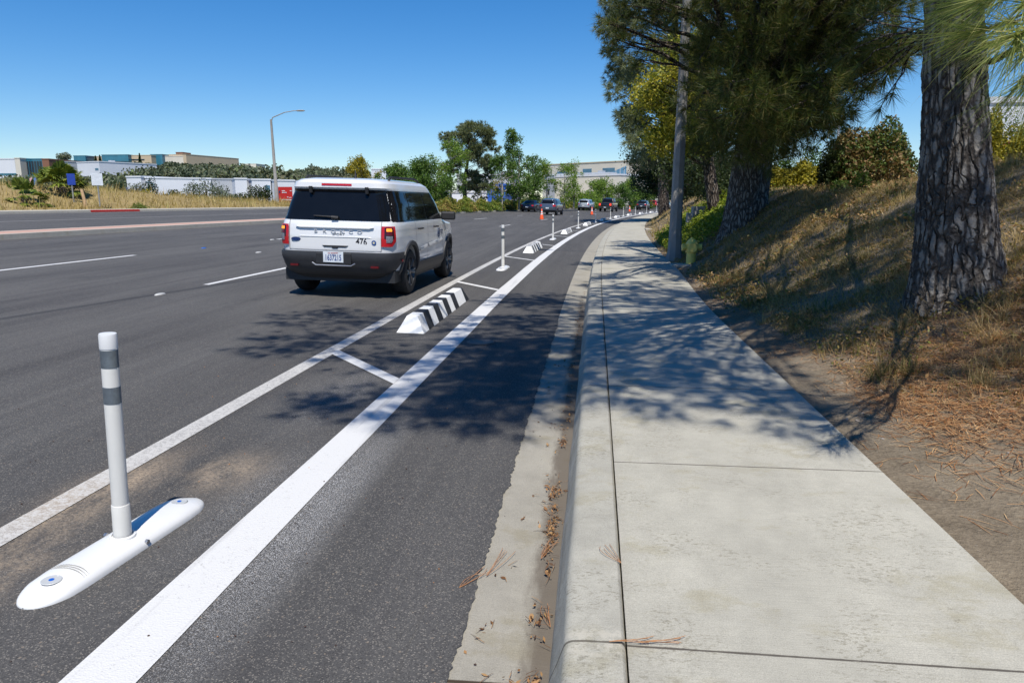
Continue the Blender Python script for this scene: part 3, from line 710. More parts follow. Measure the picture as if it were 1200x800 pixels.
mb = MB(); mb.box(-.155, .155, -2.232, -2.224, .545, .70); pl = mb.build('number_plate', M['signwhite'], car, bevel=.003)
bl = flat('plate_blue', (.03, .06, .22), .6)
text_mesh('plate_number', '1637215', .118, bl, pl, (0, -2.234, .612), (math.pi / 2, 0, 0), .0008, xs=.62, bold=.002)
text_mesh('plate_heading', 'CA EXEMPT', .03, M['signred'], pl, (0, -2.234, .68), (math.pi / 2, 0, 0), .0008)
for sx in (-1, 1):
    mb = MB(); sh.sidepatch(mb, [.27, .33, .40, .47, .49], lambda z: -.90, lambda z: .95, sx, .022, 10); mb.build('sill', M['clad'], car, smooth=True)
    for y in WY:
        th = np.linspace(-.12, math.pi + .12, 40); rows = []
        for r_, o_ in ((.415, -.03), (.42, .018), (.45, .026), (.485, .020), (.492, .0)):
            yy = y + r_ * np.cos(th); zz = wz + r_ * np.sin(th); xx = sx * (sh.side(yy, np.clip(zz, .3, 2)) + o_); rows.append(np.stack([xx, yy, zz], 1))
        mb = MB(); mb.grid(np.array(rows)); mb.build('wheel_arch', M['clad'], car, smooth=True)
    # glass band
    trim = flat('gloss_black_trim', (.012, .012, .014), .1, var=.1)
    mb = MB(); sh.sidepatch(mb, np.linspace(1.145, 1.60, 12), lin(-2.0, -1.87, 1.14, 1.6), lin(1.04, .53, 1.14, 1.6), sx, .004, 30); tr = mb.build('window_trim', trim, car, smooth=True)
    for a0, a1, b0, b1, nm in ((-1.88, -1.76, -1.30, -1.27, 'quarter_window'), (-1.22, -1.20, -.34, -.33, 'rear_door_window'), (-.26, -.26, .92, .50, 'front_door_window')):
        mb = MB(); sh.sidepatch(mb, np.linspace(1.165, 1.575, 8), lin(a0, a1, 1.14, 1.6), lin(b0, b1, 1.14, 1.6), sx, .009, 12); mb.build(nm, M['glass'], tr, smooth=True)
    seam = flat('door_gap', (.10, .10, .11), .6)
    for y0 in (-.30, .80):
        mb = MB(); sh.sidepatch(mb, np.linspace(.50, 1.14, 10), lambda z: y0 - .004, lambda z: y0 + .004, sx, .003, 2); mb.build('door_seam', seam, car)
    mb = MB(); sh.sidepatch(mb, np.linspace(.80, 1.14, 8), lambda z: -1.02 - .15 * (z - .8) - .004, lambda z: -1.02 - .15 * (z - .8) + .004, sx, .003, 2); mb.build('door_seam', seam, car)
    # pressed swage lines on the doors
    for y0, y1, z0, z1 in ((-.80, -.34, .66, .70), (-.26, .72, .70, .76)):
        mb = MB(); ys = np.linspace(y0, y1, 10); rows = []
        for k_, (dz_, o_) in enumerate(((-.03, .0), (-.008, .014), (.008, .016), (.05, .0))): zz_ = z0 + (z1 - z0) * (ys - y0) / (y1 - y0) + dz_; rows.append(np.stack([sx * (sh.side(ys, zz_) + o_), ys, zz_], 1))
        mb.grid(np.array(rows)); mb.build('door_swage', paintw, car, smooth=True)
    for y0 in (-.86, .18):
        mb = MB(); x0 = float(sh.side(np.array(y0), np.array(1.02)))
        mb.tube([(sx * (x0 + .005), y0 - .09, 1.02), (sx * (x0 + .05), y0 - .07, 1.022), (sx * (x0 + .05), y0 + .07, 1.022), (sx * (x0 + .005), y0 + .09, 1.02)], .014, 8); mb.build('door_handle', M['black'], car, smooth=True)
    mb = MB(); x0 = float(sh.side(np.array(.86), np.array(1.14)))
    mb.box(sx * x0 if sx > 0 else -x0 - .26, x0 + .26 if sx > 0 else -x0, .80, .92, 1.12, 1.27); mi = mb.build('wing_mirror', M['black'], car, bevel=.03)
    # roof rail
    mb = MB(); mb.tube([(sx * .66, -1.62, 1.745), (sx * .66, -1.52, 1.80), (sx * .655, -.2, 1.815), (sx * .65, .05, 1.79), (sx * .65, .12, 1.755)], .018, 8); mb.build('roof_rail', M['black'], car, smooth=True)
    # tail lamp, wrapping the corner
    zl = np.linspace(.79, 1.085, 9)
    xi = lambda z: .70; yi = lambda z: -1.995 - .06 * max(0, (.87 - z) / .08)
    mb = MB(); sh.wrap(mb, zl, xi, yi, sx, .018); sh.wrap(mb, [1.085, 1.0851], xi, yi, sx, 0)
    tl = mb.build('tail_lamp', M['red'], car, smooth=True)
    for z0, z1, nm, mt in ((1.012, 1.055, 'turn_signal', 'amber'), (.955, 1.003, 'brake_lens', 'deepred'), (.85, .945, 'reverse_lens', 'clear')):
        mb = MB(); sh.wrap(mb, np.linspace(z0, z1, 4), .765, lambda z: -2.058 - .04 * max(0, (.88 - z) / .08), sx, .023); mb.build(nm, M[mt], tl, smooth=True)
    mb = MB(); sh.wrap(mb, np.linspace(.905, 1.07, 5), .74, -2.03, sx, .0205); mb.build('lamp_housing', flat('lamp_black', (.03, .008, .01), .2), tl, smooth=True)
# rear glass, seams, wiper, high brake light, badges
mb = MB(); sh.rearpatch(mb, np.linspace(1.155, 1.60, 12), lin(-.885, -.77, 1.155, 1.6), lin(.885, .77, 1.155, 1.6), .006, 40); rg = mb.build('rear_window', M['glass'], car, smooth=True)
mb = MB(); mb.tube([(.0, -2.11, 1.185), (-.06, -2.125, 1.205), (-.33, -2.115, 1.215)], [.022, .012, .008], 8); mb.tube([(.05, -2.12, 1.19), (-.05, -2.13, 1.20)], .025, 8); mb.build('wiper', M['black'], rg, smooth=True)
for x in (-.40, .46):
    mb = MB(); mb.tube([(x, -2.035, 1.64), (x, -2.02, 1.55)], .028, 10); mb.build('window_hinge', M['black'], rg, smooth=True)
mb = MB(); sh.rearpatch(mb, [1.655, 1.67, 1.685], lambda z: -.23, lambda z: .23, .006, 8); mb.build('high_brake_light', M['red'], car, smooth=True)
mb = MB()
for sx in (-1, 1): mb = MB(); sh.rearpatch(mb, np.linspace(.72, 1.15, 8), lambda z: sx * .705 - .004, lambda z: sx * .705 + .004, .004, 2); mb.build('tailgate_seam', flat('door_gap', (.1, .1, .11)), car)
mb = MB(); sh.rearpatch(mb, [.717, .723], lambda z: -.705, lambda z: .705, .004, 12); mb.build('tailgate_seam', flat('door_gap', (.1, .1, .11)), car)
# pressed ledge, recess and handle on the tailgate
mb = MB(); yb = float(sh.rear(np.array(0.), np.array(1.0)))
mb.prism([(-.60, 1.062), (.60, 1.062), (.53, 1.038), (-.53, 1.038)], yb - .022, yb + .03, axis='y'); tg = mb.build('tailgate_pressing', paintw, car, bevel=.006)
MB().prism([(-.57, .905), (.57, .905), (.52, .925), (-.52, .925)], yb - .016, yb + .03, axis='y').build('tailgate_pressing', paintw, car, bevel=.006)
mb = MB(); mb.prism([(-.19, .79), (.21, .79), (.17, .765), (.06, .765), (.04, .745), (-.03, .745), (-.05, .765), (-.16, .765)], yb - .022, yb + .02, axis='y'); mb.build('tailgate_handle', M['black'], car)
chrome = flat('pressed_letters', (.62, .63, .66), .3, metal=.3)
for i, ch in enumerate('BRONCO'): text_mesh('tailgate_letter', ch, .075, chrome, tg, (-.29 + .135 * i, yb - .008, .992), (math.pi / 2, 0, 0), .006, xs=1.35)
text_mesh('tailgate_lettering', 'SPORT', .05, flat('grey_letters', (.22, .23, .25), .4), tg, (.06, yb - .008, .952), (math.pi / 2, 0, 0), .004, xs=1.3)
text_mesh('fleet_number', '476', .135, flat('decal_black', (.02, .02, .025), .5), car, (.41, yb - .010, .85), (math.pi / 2, 0, 0), .002, xs=.85, bold=.003)
mb = MB(); mb.lathe([(.001, -.004), (.036, -.004), (.036, 0)], 20, axis='y'); dc = mb.build('round_decal', flat('decal_blue', (.03, .08, .26), .5), car); dc.location = (.60, yb - .012, .845)
mb = MB(); mb.lathe([(.001, -.006), (.016, -.006), (.016, 0)], 12, axis='y'); q = mb.build('decal_centre', flat('decal_cream', (.6, .55, .35), .5), dc); q.location = (0, -.002, 0)
mb = MB(); mb.lathe([(.001, -.006), (.06, -.006), (.065, 0)], 26, axis='y', sx=.45, sy=1.15); bd = mb.build('oval_badge', flat('badge_blue', (.01, .03, .12), .2), car, smooth=True); bd.location = (-.60, yb - .013, .87)
# flank seal
dr = float(sh.side(np.array(.45), np.array(.88)))
mb = MB(); mb.lathe([(.085, .0), (.085, .004), (.06, .004), (.06, 0)], 24, axis='x'); mb.lathe([(.001, .004), (.04, .004), (.04, 0)], 16, axis='x'); q = mb.build('door_seal', flat('decal_navy', (.05, .08, .16), .5), car); q.location = (dr + .003, .47, .90)
mb = MB(); mb.box(dr + .001, dr + .005, .60, .80, .93, .950); mb.box(dr + .001, dr + .005, .62, .76, .90, .915); mb.box(dr + .001, dr + .005, .62, .74, .87, .885); mb.build('door_lettering', flat('decal_navy', (.05, .08, .16), .5), car)
mb = MB(); mb.lathe([(.03, 0), (.02, .03), (.008, .11), (.001, .12)], 8, (0.1, -1.5, 1.77)); mb.build('roof_aerial', M['black'], car, smooth=True)
# front end (out of the camera's sight, still there)
mb = MB(); sh.rearpatch(mb, np.linspace(.72, .95, 5), lambda z: -.70, lambda z: .70, .006, 20, front=True); mb.build('grille', M['black'], car, smooth=True)
for sx in (-1, 1):
    mb = MB(); sh.rearpatch(mb, np.linspace(.80, .95, 4), lambda z: min(sx * .62, sx * .80), lambda z: max(sx * .62, sx * .80), .012, 8, front=True); mb.build('headlight', M['clear'], car, smooth=True)
mb = MB(); sh.rearpatch(mb, np.linspace(1.16, 1.60, 8), lin(-.84, -.74, 1.16, 1.6), lin(.84, .74, 1.16, 1.6), .006, 24, front=True); mb.build('windscreen', M['glass'], car, smooth=True)

def small_car(kind, loc, rz, paint, label, lit_=False):
    if kind == 'suv':
        Kc = [[.28, -2.1, 2.15, .82, 6, 5], [.5, -2.24, 2.25, .91, 7, 5], [.75, -2.26, 2.26, .93, 7, 5], [.98, -2.24, 2.1, .925, 7, 5], [1.06, -2.22, 1.15, .91, 7, 5], [1.12, -2.18, 1.02, .89, 7, 6], [1.5, -1.9, .45, .76, 6, 6], [1.6, -1.9, .2, .7, 5, 5], [1.66, -1.6, -.1, .5, 4, 4], [1.68, -1.2, -.5, .3, 3, 3]]
    elif kind == 'sedan':
        Kc = [[.22, -2.1, 2.15, .80, 6, 5], [.45, -2.34, 2.35, .89, 6, 5], [.7, -2.36, 2.36, .91, 6, 5], [.88, -2.30, 2.0, .905, 6, 5], [.96, -1.95, 1.15, .88, 5, 5], [1.02, -1.65, .95, .85, 5, 5], [1.3, -1.1, .35, .68, 4, 4], [1.39, -.85, .05, .56, 4, 4], [1.43, -.5, -.1, .3, 3, 3]]
    else:
        Kc = [[.45, -2.7, 2.6, .88, 9, 6], [.7, -2.82, 2.75, .98, 10, 6], [1.0, -2.82, 2.76, 1.0, 10, 6], [1.12, -2.80, 2.7, .995, 10, 6], [1.2, -2.78, 2.4, .99, 10, 6]]
    s = Shell(Kc); r = empty(kind, loc, rz, label, 'truck' if kind == 'pickup' else 'car', 'vehicles driving away down the road'); r.name = {'suv': 'suv', 'sedan': 'sedan_car', 'pickup': 'pickup_truck'}[kind]
    wy = {'suv': (-1.36, 1.4), 'sedan': (-1.4, 1.45), 'pickup': (-1.75, 1.9)}[kind]; wr = .42 if kind == 'pickup' else .34
    zz = np.unique(np.concatenate([np.linspace(Kc[0][0], Kc[-1][0], 16), [k[0] for k in Kc]]))
    s.body('body', paint, r, zz, [(y, wr) for y in wy], wr + .06, .58)
    for y in wy:
        for x in (-.78, .78): wheel(r, x * (1.08 if kind == 'pickup' else 1), y, wr, wr, .23, False)
    zt = {'suv': (1.12, 1.5), 'sedan': (1.0, 1.3), 'pickup': (0, 0)}[kind]
    if kind == 'pickup':
        Kb = [[1.15, -.75, 1.6, .93, 8, 6], [1.3, -.72, 1.45, .90, 8, 6], [1.75, -.5, .95, .78, 7, 6], [1.86, -.4, .7, .7, 5, 5], [1.9, -.1, .4, .4, 4, 4]]
        c = Shell(Kb); cab = c.body('cab', paint, r, np.linspace(1.15, 1.9, 12)); mb = MB(); c.rearpatch(mb, [1.3, 1.5, 1.72], lin(-.74, -.62, 1.3, 1.72), lin(.74, .62, 1.3, 1.72), .008, 12); mb.build('rear_window', M['glass'], r, smooth=True)
        for sx in (-1, 1):
            mb = MB(); c.sidepatch(mb, [1.25, 1.45, 1.72], lin(-.5, -.35, 1.25, 1.72), lin(1.2, .75, 1.25, 1.72), sx, .008, 10); mb.build('side_window', M['glass'], r, smooth=True)
            mb = MB(); mb.box(sx * .74 - .12, sx * .74 + .12, -2.84, -2.80, .86, 1.14); mb.build('tail_lamp', M['brake'] if lit_ else M['red'], r)
            mb = MB(); mb.box(min(sx * .95, sx * 1.22), max(sx * .95, sx * 1.22), 1.15, 1.3, 1.3, 1.5); mb.build('wing_mirror', M['black'], r, bevel=.02)
        mb = MB(); mb.box(-.9, .9, -2.92, -2.76, .52, .68); bp = mb.build('rear_bumper', M['clad'], r, bevel=.02); mb = MB(); mb.box(-.15, .15, -2.935, -2.925, .55, .67); mb.build('number_plate', M['signwhite'], r)
        mb = MB(); mb.box(-.7, .7, -2.845, -2.82, .8, .82); mb.build('tailgate_seam', M['clad'], r)
    else:
        wi = .06
        mb = MB(); a = .86 if kind == 'suv' else .80; b_ = .70 if kind == 'suv' else .62
        s.rearpatch(mb, np.linspace(zt[0] + .02, zt[1] - .02, 6), lin(-a, -b_, *zt), lin(a, b_, *zt), .008, 14); mb.build('rear_window', M['glass'], r, smooth=True)
        mb = MB(); s.rearpatch(mb, np.linspace(zt[0] + .02, zt[1] - .02, 6), lin(-a, -b_, *zt), lin(a, b_, *zt), .008, 14, front=True); mb.build('windscreen', M['glass'], r, smooth=True)
        y0, y1 = ((-1.85, -1.5), (.8, .3)) if kind == 'suv' else ((-1.3, -.8), (.75, .15))
        for sx in (-1, 1):
            mb = MB(); s.sidepatch(mb, np.linspace(zt[0] + .02, zt[1] - .03, 5), lin(*y0, *zt), lin(*y1, *zt), sx, .008, 12); mb.build('side_window', M['glass'], r, smooth=True)
            zl = (.86, 1.04) if kind == 'suv' else (.70, .84)
            mb = MB(); s.wrap(mb, np.linspace(*zl, 3), .55, lambda z: s.par(z)[0] * .93, sx, .012, n=12); mb.build('tail_lamp', M['brake'] if lit_ else M['red'], r, smooth=True)
            mb = MB(); yy = y1[0] - .05; xx = float(s.side(np.array(yy), np.array(zt[0]))); mb.box(min(sx * (xx - .02), sx * (xx + .2)), max(sx * (xx - .02), sx * (xx + .2)), yy - .06, yy + .05, zt[0] - .02, zt[0] + .12); mb.build('wing_mirror', paint, r, bevel=.02)
        mb = MB(); zp = .70 if kind == 'suv' else .58; yp = float(s.rear(np.array(0.), np.array(zp))); mb.box(-.16, .16, yp - .014, yp - .004, zp - .06, zp + .06); mb.build('number_plate', M['signwhite'], r)
        mb = MB(); s.rearpatch(mb, [.30, .42, .50], lambda z: -.74, lambda z: .74, .02, 12); mb.build('rear_bumper', M['clad'], r, smooth=True)
    return r
pnt = lambda n, c: flat(n, c, .22, metal=.3, var=.03, coat=.8, scale=2)
def rcar(kind, u, v, paint, label, lit_=False):
    p = road_pt(u, v); o = small_car(kind, p, -heading(v), paint, label, lit_); o.rotation_euler = (0, rad(1.4), -heading(v)); return o
rcar('sedan', -14.6, 88, pnt('navy_paint', (.012, .02, .045)), 'dark navy sedan left of the grey SUV, leftmost of the distant cars')
rcar('suv', -9.3, 75, pnt('slate_paint', (.08, .10, .14)), 'slate grey SUV between the navy sedan and the silver SUV')
rcar('suv', -12.0, 108, pnt('silver_paint', (.45, .50, .58)), 'silver SUV left of the black pickup')
rcar('pickup', -8.0, 104, pnt('black_paint', (.012, .012, .014)), 'black pickup truck with glowing red tail lamps', True)
rcar('suv', -6.6, 128, pnt('charcoal_paint', (.04, .045, .055)), 'dark SUV between the black pickup and the red car')
rcar('sedan', -10.2, 140, pnt('blue_paint', (.015, .03, .13)), 'blue sedan half hidden behind the dark SUV')
rcar('suv', -8.6, 152, pnt('red_paint', (.42, .015, .02)), 'bright red SUV far down the road')
rcar('suv', -4.6, 141, pnt('pale_grey_paint', (.30, .33, .38)), 'grey SUV rightmost of the distant traffic, right of the red one')
p = at(1192, 237, 27); o = small_car('suv', (p[0], 27, 2.05), rad(62), pnt('crimson_paint', (.50, .012, .035)), 'crimson car parked behind the yellow shrubs at the top of the bank'); o['group'] = 'parked car above the bank'

# ------------------------------------------------------------------ lamp posts, signs, hydrant, boxes
p = at(790, 305, 17.3)
lp = empty('lamp_post', (p[0], 17.3, .12), 0, 'grey octagonal concrete lamp post beside the sidewalk and hydrant', 'lamp post')
mb = MB(); mb.tube([(0, 0, -.3), (0, 0, .0), (.0, 0, .25), (.0, 0, .7), (.03, 0, 5.), (.06, 0, 9.)], [.25, .22, .165, .145, .105, .075], 8); mb.build('pole', M['polecon'], lp)
mb = MB(); mb.tube([(.05, 0, 8.9), (-.9, 0, 9.5), (-2.2, 0, 9.7)], [.045, .04, .03], 8); arm = mb.build('arm', M['grey'], lp, smooth=True)
mb = MB(); mb.lathe([(.001, .06), (.16, .05), (.2, 0), (.14, -.05), (.001, -.06)], 16, (-2.5, 0, 9.68), sx=1.6); mb.build('lamp_head', M['grey'], lp, smooth=True)
b0 = at(325, 243, 80); t0 = at(321.5, 140, 80)
lp2 = empty('lamp_post', (b0[0], 80, 1.02), 0, 'tall slim lamp post with curved arm on the far side of the road', 'lamp post')
hh = t0[2] - 1.02
mb = MB(); mb.tube([(0, 0, 0), (0, 0, 2.2), (0, 0, 2.25), (-.1, 0, hh)], [.24, .22, .19, .12], 12); mb.build('pole', M['polecon'], lp2, smooth=True)
ar = at(352, 130, 80)
mb = MB(); dx = ar[0] - b0[0]; dz = ar[2] - 1.02
mb.tube([(-.1, 0, hh - .3), (.1, 0, hh + .2), (dx * .45, 0, dz - .15), (dx * .75, 0, dz), (dx, 0, dz + .02)], [.07, .06, .05, .045, .04], 8); mb.build('arm', M['grey'], lp2, smooth=True)
mb = MB(); mb.lathe([(.001, .10), (.2, .08), (.3, 0), (.2, -.06), (.001, -.07)], 14, (dx, 0, dz), sx=1.9); mb.build('lamp_head', M['grey'], lp2, smooth=True)
# far lamp on the plateau
p = at(982, 160, 55); q = at(982, 138, 55)
o = empty('lamp_post', (p[0], 55, 1.9), 0, 'thin white lamp pole behind the dark hedge on the bank', 'lamp post'); mb = MB(); mb.tube([(0, 0, 0), (0, 0, q[2] - 1.9)], [.11, .08], 8); mb.build('pole', M['signwhite'], o)
mb = MB(); mb.box(-.5, .1, -.12, .12, q[2] - 1.9, q[2] - 1.75); mb.build('lamp_head', M['grey'], o)

hp = at(809.5, 310, 15.9)
hy = empty('fire_hydrant', (hp[0], 15.9, .15), .5, 'short yellow fire hydrant on the dirt beside the lamp post', 'fire hydrant')
mb = MB(); mb.lathe([(.001, -.05), (.15, -.05), (.15, .02), (.135, .03), (.105, .035), (.10, .27), (.125, .275), (.135, .30), (.13, .33), (.12, .35), (.12, .44), (.135, .445), (.135, .465), (.12, .475), (.10, .52), (.06, .56), (.03, .575), (.03, .60), (.001, .602)], 24)
mb.build('barrel', M['hyd'], hy, smooth=True)
for a, l_, r_ in ((2.7, .21, .055), (5.85, .21, .055), (4.2, .20, .075)):
    mb = MB(); c, s_ = math.cos(a), math.sin(a); mb.tube([(0, 0, .385), (c * l_ * .7, s_ * l_ * .7, .385), (c * l_ * .72, s_ * l_ * .72, .385), (c * l_, s_ * l_, .385)], [r_, r_, r_ + .02, r_ + .02], 12); mb.build('outlet', M['hyd'], hy, smooth=True)
MB().tube([(0, 0, .52), (.19, .0, .51)], [.03, .022], 6).build('cap_lug', M['hyd'], hy)
mb = MB(); mb.box(-.35, .35, -.25, .25, -.1, .03); o = mb.build('hydrant_pad', M['stone'], bevel=.01); o.location = (hp[0] - .1, 15.8, .15); tag(o, 'small flat concrete pad under the yellow hydrant', 'concrete pad')

def cbox(px0, px1, pt, pb, Y, d, lab):
    a = at(px0, pb, Y); b = at(px1, pt, Y); mb = MB(); mb.box(0, b[0] - a[0], 0, d, -.5, b[2] - a[2]); c = mb.build('utility_box', M['polecon'], bevel=.015); c.location = (a[0], Y, a[2])
    tag(c, lab, 'utility box', 'concrete boxes on the bank'); return c
cbox(812, 827, 242, 254, 22.5, .5, 'larger grey concrete box on the bank left of the second pine'); cbox(805, 811, 249.5, 260, 22, .3, 'small grey concrete box left of the larger one on the bank')
mb = MB(); mb.box(-.45, .45, -.5, .5, -.1, .02); o = mb.build('vault_lid', M['stone'], bevel=.01); o.location = (float(off(37)) + 2.15, 37, .17); tag(o, 'flat pale concrete vault lid at the right edge of the sidewalk', 'utility cover')

def sign(px, pt, pb, ptop, w_px, h_px, Y, mat, lab, nm='road_sign'):
    b = at(px, pb, Y); t = at(px, pt, Y); s_ = math.hypot(b[0], Y) / F * 1.03; r = empty(nm, (b[0], Y, b[2]), 0, lab, 'sign'); Hs = t[2] - b[2]
    mb = MB(); mb.tube([(0, 0, -.3), (0, 0, Hs - .1)], .05, 8); mb.build('post', M['grey'], r)
    mb = MB(); mb.box(-w_px * s_ / 2, w_px * s_ / 2, -.07, -.055, Hs - h_px * s_, Hs); o = mb.build('panel', mat, r); r.rotation_euler[2] = math.atan2(-b[0], Y) * .8; return r
sign(87.5, 203.5, 245, 0, 6.6, 10.5, 49, M['signblue'], 'small blue rectangular sign on a post beside the large palm')
sign(117.5, 203, 244, 0, 9.5, 11.5, 49, M['signwhite'], 'pale blank back of a rectangular sign on a post in the dry grass', 'road_sign')
b = at(102, 245, 48); t = at(95.5, 222, 48)
mb = MB(); mb.tube([(0, 0, -.2), tuple(t - b)], [.12, .10], 8); o = mb.build('leaning_post', M['wood']); o.location = b; tag(o, 'leaning tan timber post between the two road signs', 'post')
mb = MB(); vs = np.linspace(44, 48.6, 8); mb.grid(np.stack([np.stack([-34.38 + off(vs), vs, 0 * vs + .86], 1), np.stack([-34.40 + off(vs), vs, 0 * vs + .995], 1), np.stack([-34.62 + off(vs), vs, 0 * vs + 1.0], 1)], 1))
o = mb.build('red_kerb_paint', M['redkerb'], fixn=False); o['kind'] = 'structure'
# red board
a = at(326.5, 237, 88); b = at(342, 219, 88); r = empty('notice_board', (a[0], 88, a[2]), 0, 'large red board with white lettering right of the far lamp post', 'sign')
W_, H_ = (b[0] - a[0]), b[2] - a[2]
mb = MB(); mb.box(0, W_, 0, .08, 0, H_); mb.build('panel', M['signred'], r)
for x in (.15, W_ - .15): mb = MB(); mb.box(x - .05, x + .05, .085, .18, -1.2, H_); mb.build('post', M['grey'], r)
mb = MB(); mb.box(.12, .32, -.03, -.002, H_ * .60, H_ * .76); mb.build('emblem', flat('board_navy', (.02, .03, .10)), r)
wt = M['signwhite']
mb = MB()
for x0, x1, z in ((.28, .5, .74), (.28, .62, .63), (.85, .97, .74), (.62, .72, .33), (.78, .93, .30)): mb.box(W_ * x0, W_ * x1, -.03, -.002, H_ * z - .04, H_ * z + .04)
for x in np.arange(.26, .93, .085): mb.box(W_ * x, W_ * (x + .06), -.03, -.002, H_ * .12, H_ * .19)
mb.build('lettering', wt, r)
for px, c, lb in ((38.5, (.62, .35, .36), 'tiny pink flag left of the large palm'), (43, (.10, .22, .50), 'tiny blue flag next to the pink one')):
    p = at(px + 2, 232, 90); r = empty('flag', (p[0], 90, p[2] - 1), 0, lb, 'flag', 'small flags beyond the field'); mb = MB(); mb.tube([(0, 0, 0), (0, 0, 3.9)], .03, 6); mb.build('flagpole', M['grey'], r)
    th = np.linspace(0, 1, 6); mb = MB(); mb.grid(np.array([[(-.35 * t_, .05 * math.sin(5 * t_), 2.9 + z * .9 - .25 * t_) for t_ in th] for z in (0, 1)])); mb.build('cloth', flat('flag_%d' % px, c, .8), r, fixn=False)

# ------------------------------------------------------------------ foliage generators
def rnd_unit(n, rg): v = rg.standard_normal((n, 3)); return unit(v)
def tufts(P, D, k, L, w, spread, rg, droop=.1):
    n = len(P); d = np.repeat(D, k, 0); p = np.repeat(P, k, 0); r = rnd_unit(n * k, rg)
    a = rg.random((n * k, 1)) ** .6 * spread
    q = unit(d * np.cos(a) + unit(r - d * (r * d).sum(1, keepdims=True)) * np.sin(a))
    ln = L * (.75 + .4 * rg.random((n * k, 1))); base = p - d * L * .35 * rg.random((n * k, 1))
    tip = base + q * ln; tip[:, 2] -= droop * ln[:, 0]
    s_ = unit(np.cross(q, rnd_unit(n * k, rg))) * w * .5
    return np.stack([base - s_, base + s_, tip], 1).reshape(-1, 3)
def leaves(P, size, rg, up_=.3, asp=.55):
    n = len(P); d = rnd_unit(n, rg); nrm = unit(rnd_unit(n, rg) + np.array([0, 0, up_])); d = unit(d - nrm * (d * nrm).sum(1, keepdims=True)); s_ = np.cross(d, nrm)
    L = size * (.6 + .7 * rg.random((n, 1)))
    return np.stack([P - d * L * .5, P + s_ * L * asp * .5, P + d * L * .5, P - s_ * L * asp * .5], 1).reshape(-1, 3)
def limb_curve(a, b, rg, n=7, sag=.12):
    t = np.linspace(0, 1, n)[:, None]; L = np.linalg.norm(b - a); m = (a + b) / 2 + np.array([0, 0, sag * L]) + rg.normal(0, .06 * L, 3)
    return (1 - t) ** 2 * a + 2 * t * (1 - t) * m + t ** 2 * b + rg.normal(0, .012 * L, (n, 3)) * (t * (1 - t) * 4)
def tree(name, base, trunk_pts, trunk_r, clumps, leafm, barkm, label, cat='tree', group=None, kind='needle', tuft=(60, 14, .22, .006, 1.1), leaf=(250, .09), seed=1, trunk_n=14, limbs=True, twigr=.008, limb_r=.3, trunk_obj=None):
    rg = np.random.default_rng(seed); root = empty(name, base, 0, label, cat, group); B = np.asarray(base, float)
    tp = np.asarray(trunk_pts, float); mb = MB()
    if trunk_obj is None: mb.tube(tp, trunk_r, trunk_n)
    fol = []
    zt = tp[:, 2]
    for c, r in clumps:
        c = np.asarray(c, float) - B
        hd = math.hypot(c[0] - np.interp(c[2], zt, tp[:, 0]), c[1] - np.interp(c[2], zt, tp[:, 1]))
        za = float(np.clip(c[2] - .35 * hd, zt[0] + .35 * (zt[-1] - zt[0]) * .5, zt[-1]))
        a = np.array([np.interp(za, zt, tp[:, 0]), np.interp(za, zt, tp[:, 1]), za])
        cur = limb_curve(a, c, rg); L = np.linalg.norm(c - a); tr = float(np.interp(za, zt, trunk_r))
        if limbs: mb.tube(cur, np.linspace(min(tr * .5, .035 * limb_r / .3 + .016 * L * min(1, limb_r / .3)), twigr * 1.5, len(cur)), 6)
        if kind == 'needle':
            n, k, Ln, w_, sp = tuft; n = max(4, int(n * r * r)); k = int(k)
            u_ = rnd_unit(n, rg); rad_ = rg.random((n, 1)) ** .45; P = c + u_ * rad_ * r * np.array([1, 1, .7]); D = unit(u_ + (c - a) / (L + 1e-6) * .5 + np.array([0, 0, .25]))
            fol.append(tufts(P, D, k, Ln, w_, sp, rg))
            if limbs:
                idx = rg.choice(n, max(1, n // 3), replace=False)
                for i in idx:
                    s0 = cur[rg.integers(max(1, len(cur) // 2), len(cur))]; mb.tube([s0, (s0 + P[i]) / 2 + rg.normal(0, .04 * r, 3), P[i]], [twigr, twigr * .8, twigr * .6], 4, caps=False)
        else:
            n, sz = leaf; n = int(n * r * r); u_ = rnd_unit(n, rg)
            # twig ends inside the clump, leaves gathered round them
            kt = max(4, n // 22); tw = c + rnd_unit(kt, rg) * (rg.random((kt, 1)) ** .5) * r * np.array([1, 1, .85])
            P = tw[rg.integers(0, kt, n)] + rg.normal(0, r * .13 + sz * .4, (n, 3)); fol.append(leaves(P, sz, rg))
            if limbs:
                for i in range(0, kt, 4): mb.tube([cur[-2], (cur[-2] + tw[i]) / 2, tw[i]], [twigr, twigr * .8, twigr * .5], 4, caps=False)
    if trunk_obj is None: mb.build('trunk', barkm, root, smooth=True, fixn=False)
    else:
        trunk_obj.parent = root; mb.build('branch', barkm, root, smooth=True, fixn=False)
    np_mesh('crown', np.concatenate(fol), 3 if kind == 'needle' else 4, leafm, root); return root
def ell_clumps(c, R_, n, r, rg, low=-1.):
    out = []; 
    while len(out) < n:
        v = rg.normal(0, 1, 3); v /= np.linalg.norm(v); q = v * rg.random() ** .33
        if q[2] < low: continue
        out.append((np.asarray(c) + q * np.asarray(R_), r * (.7 + .6 * rg.random())))
    return out
def shadow_src(px, py, h):                # canopy point whose shadow lands on the ground seen at (px,py)
    r = fw * F + rt * (px - 600) + up * (400 - py); t = (0.05 - H) / r[2]; g0 = np.array([0, 0, H]) + r * t
    return np.array([g0[0] - SD[0] * (h) / math.tan(EL), g0[1] - SD[1] * h / math.tan(EL), h])

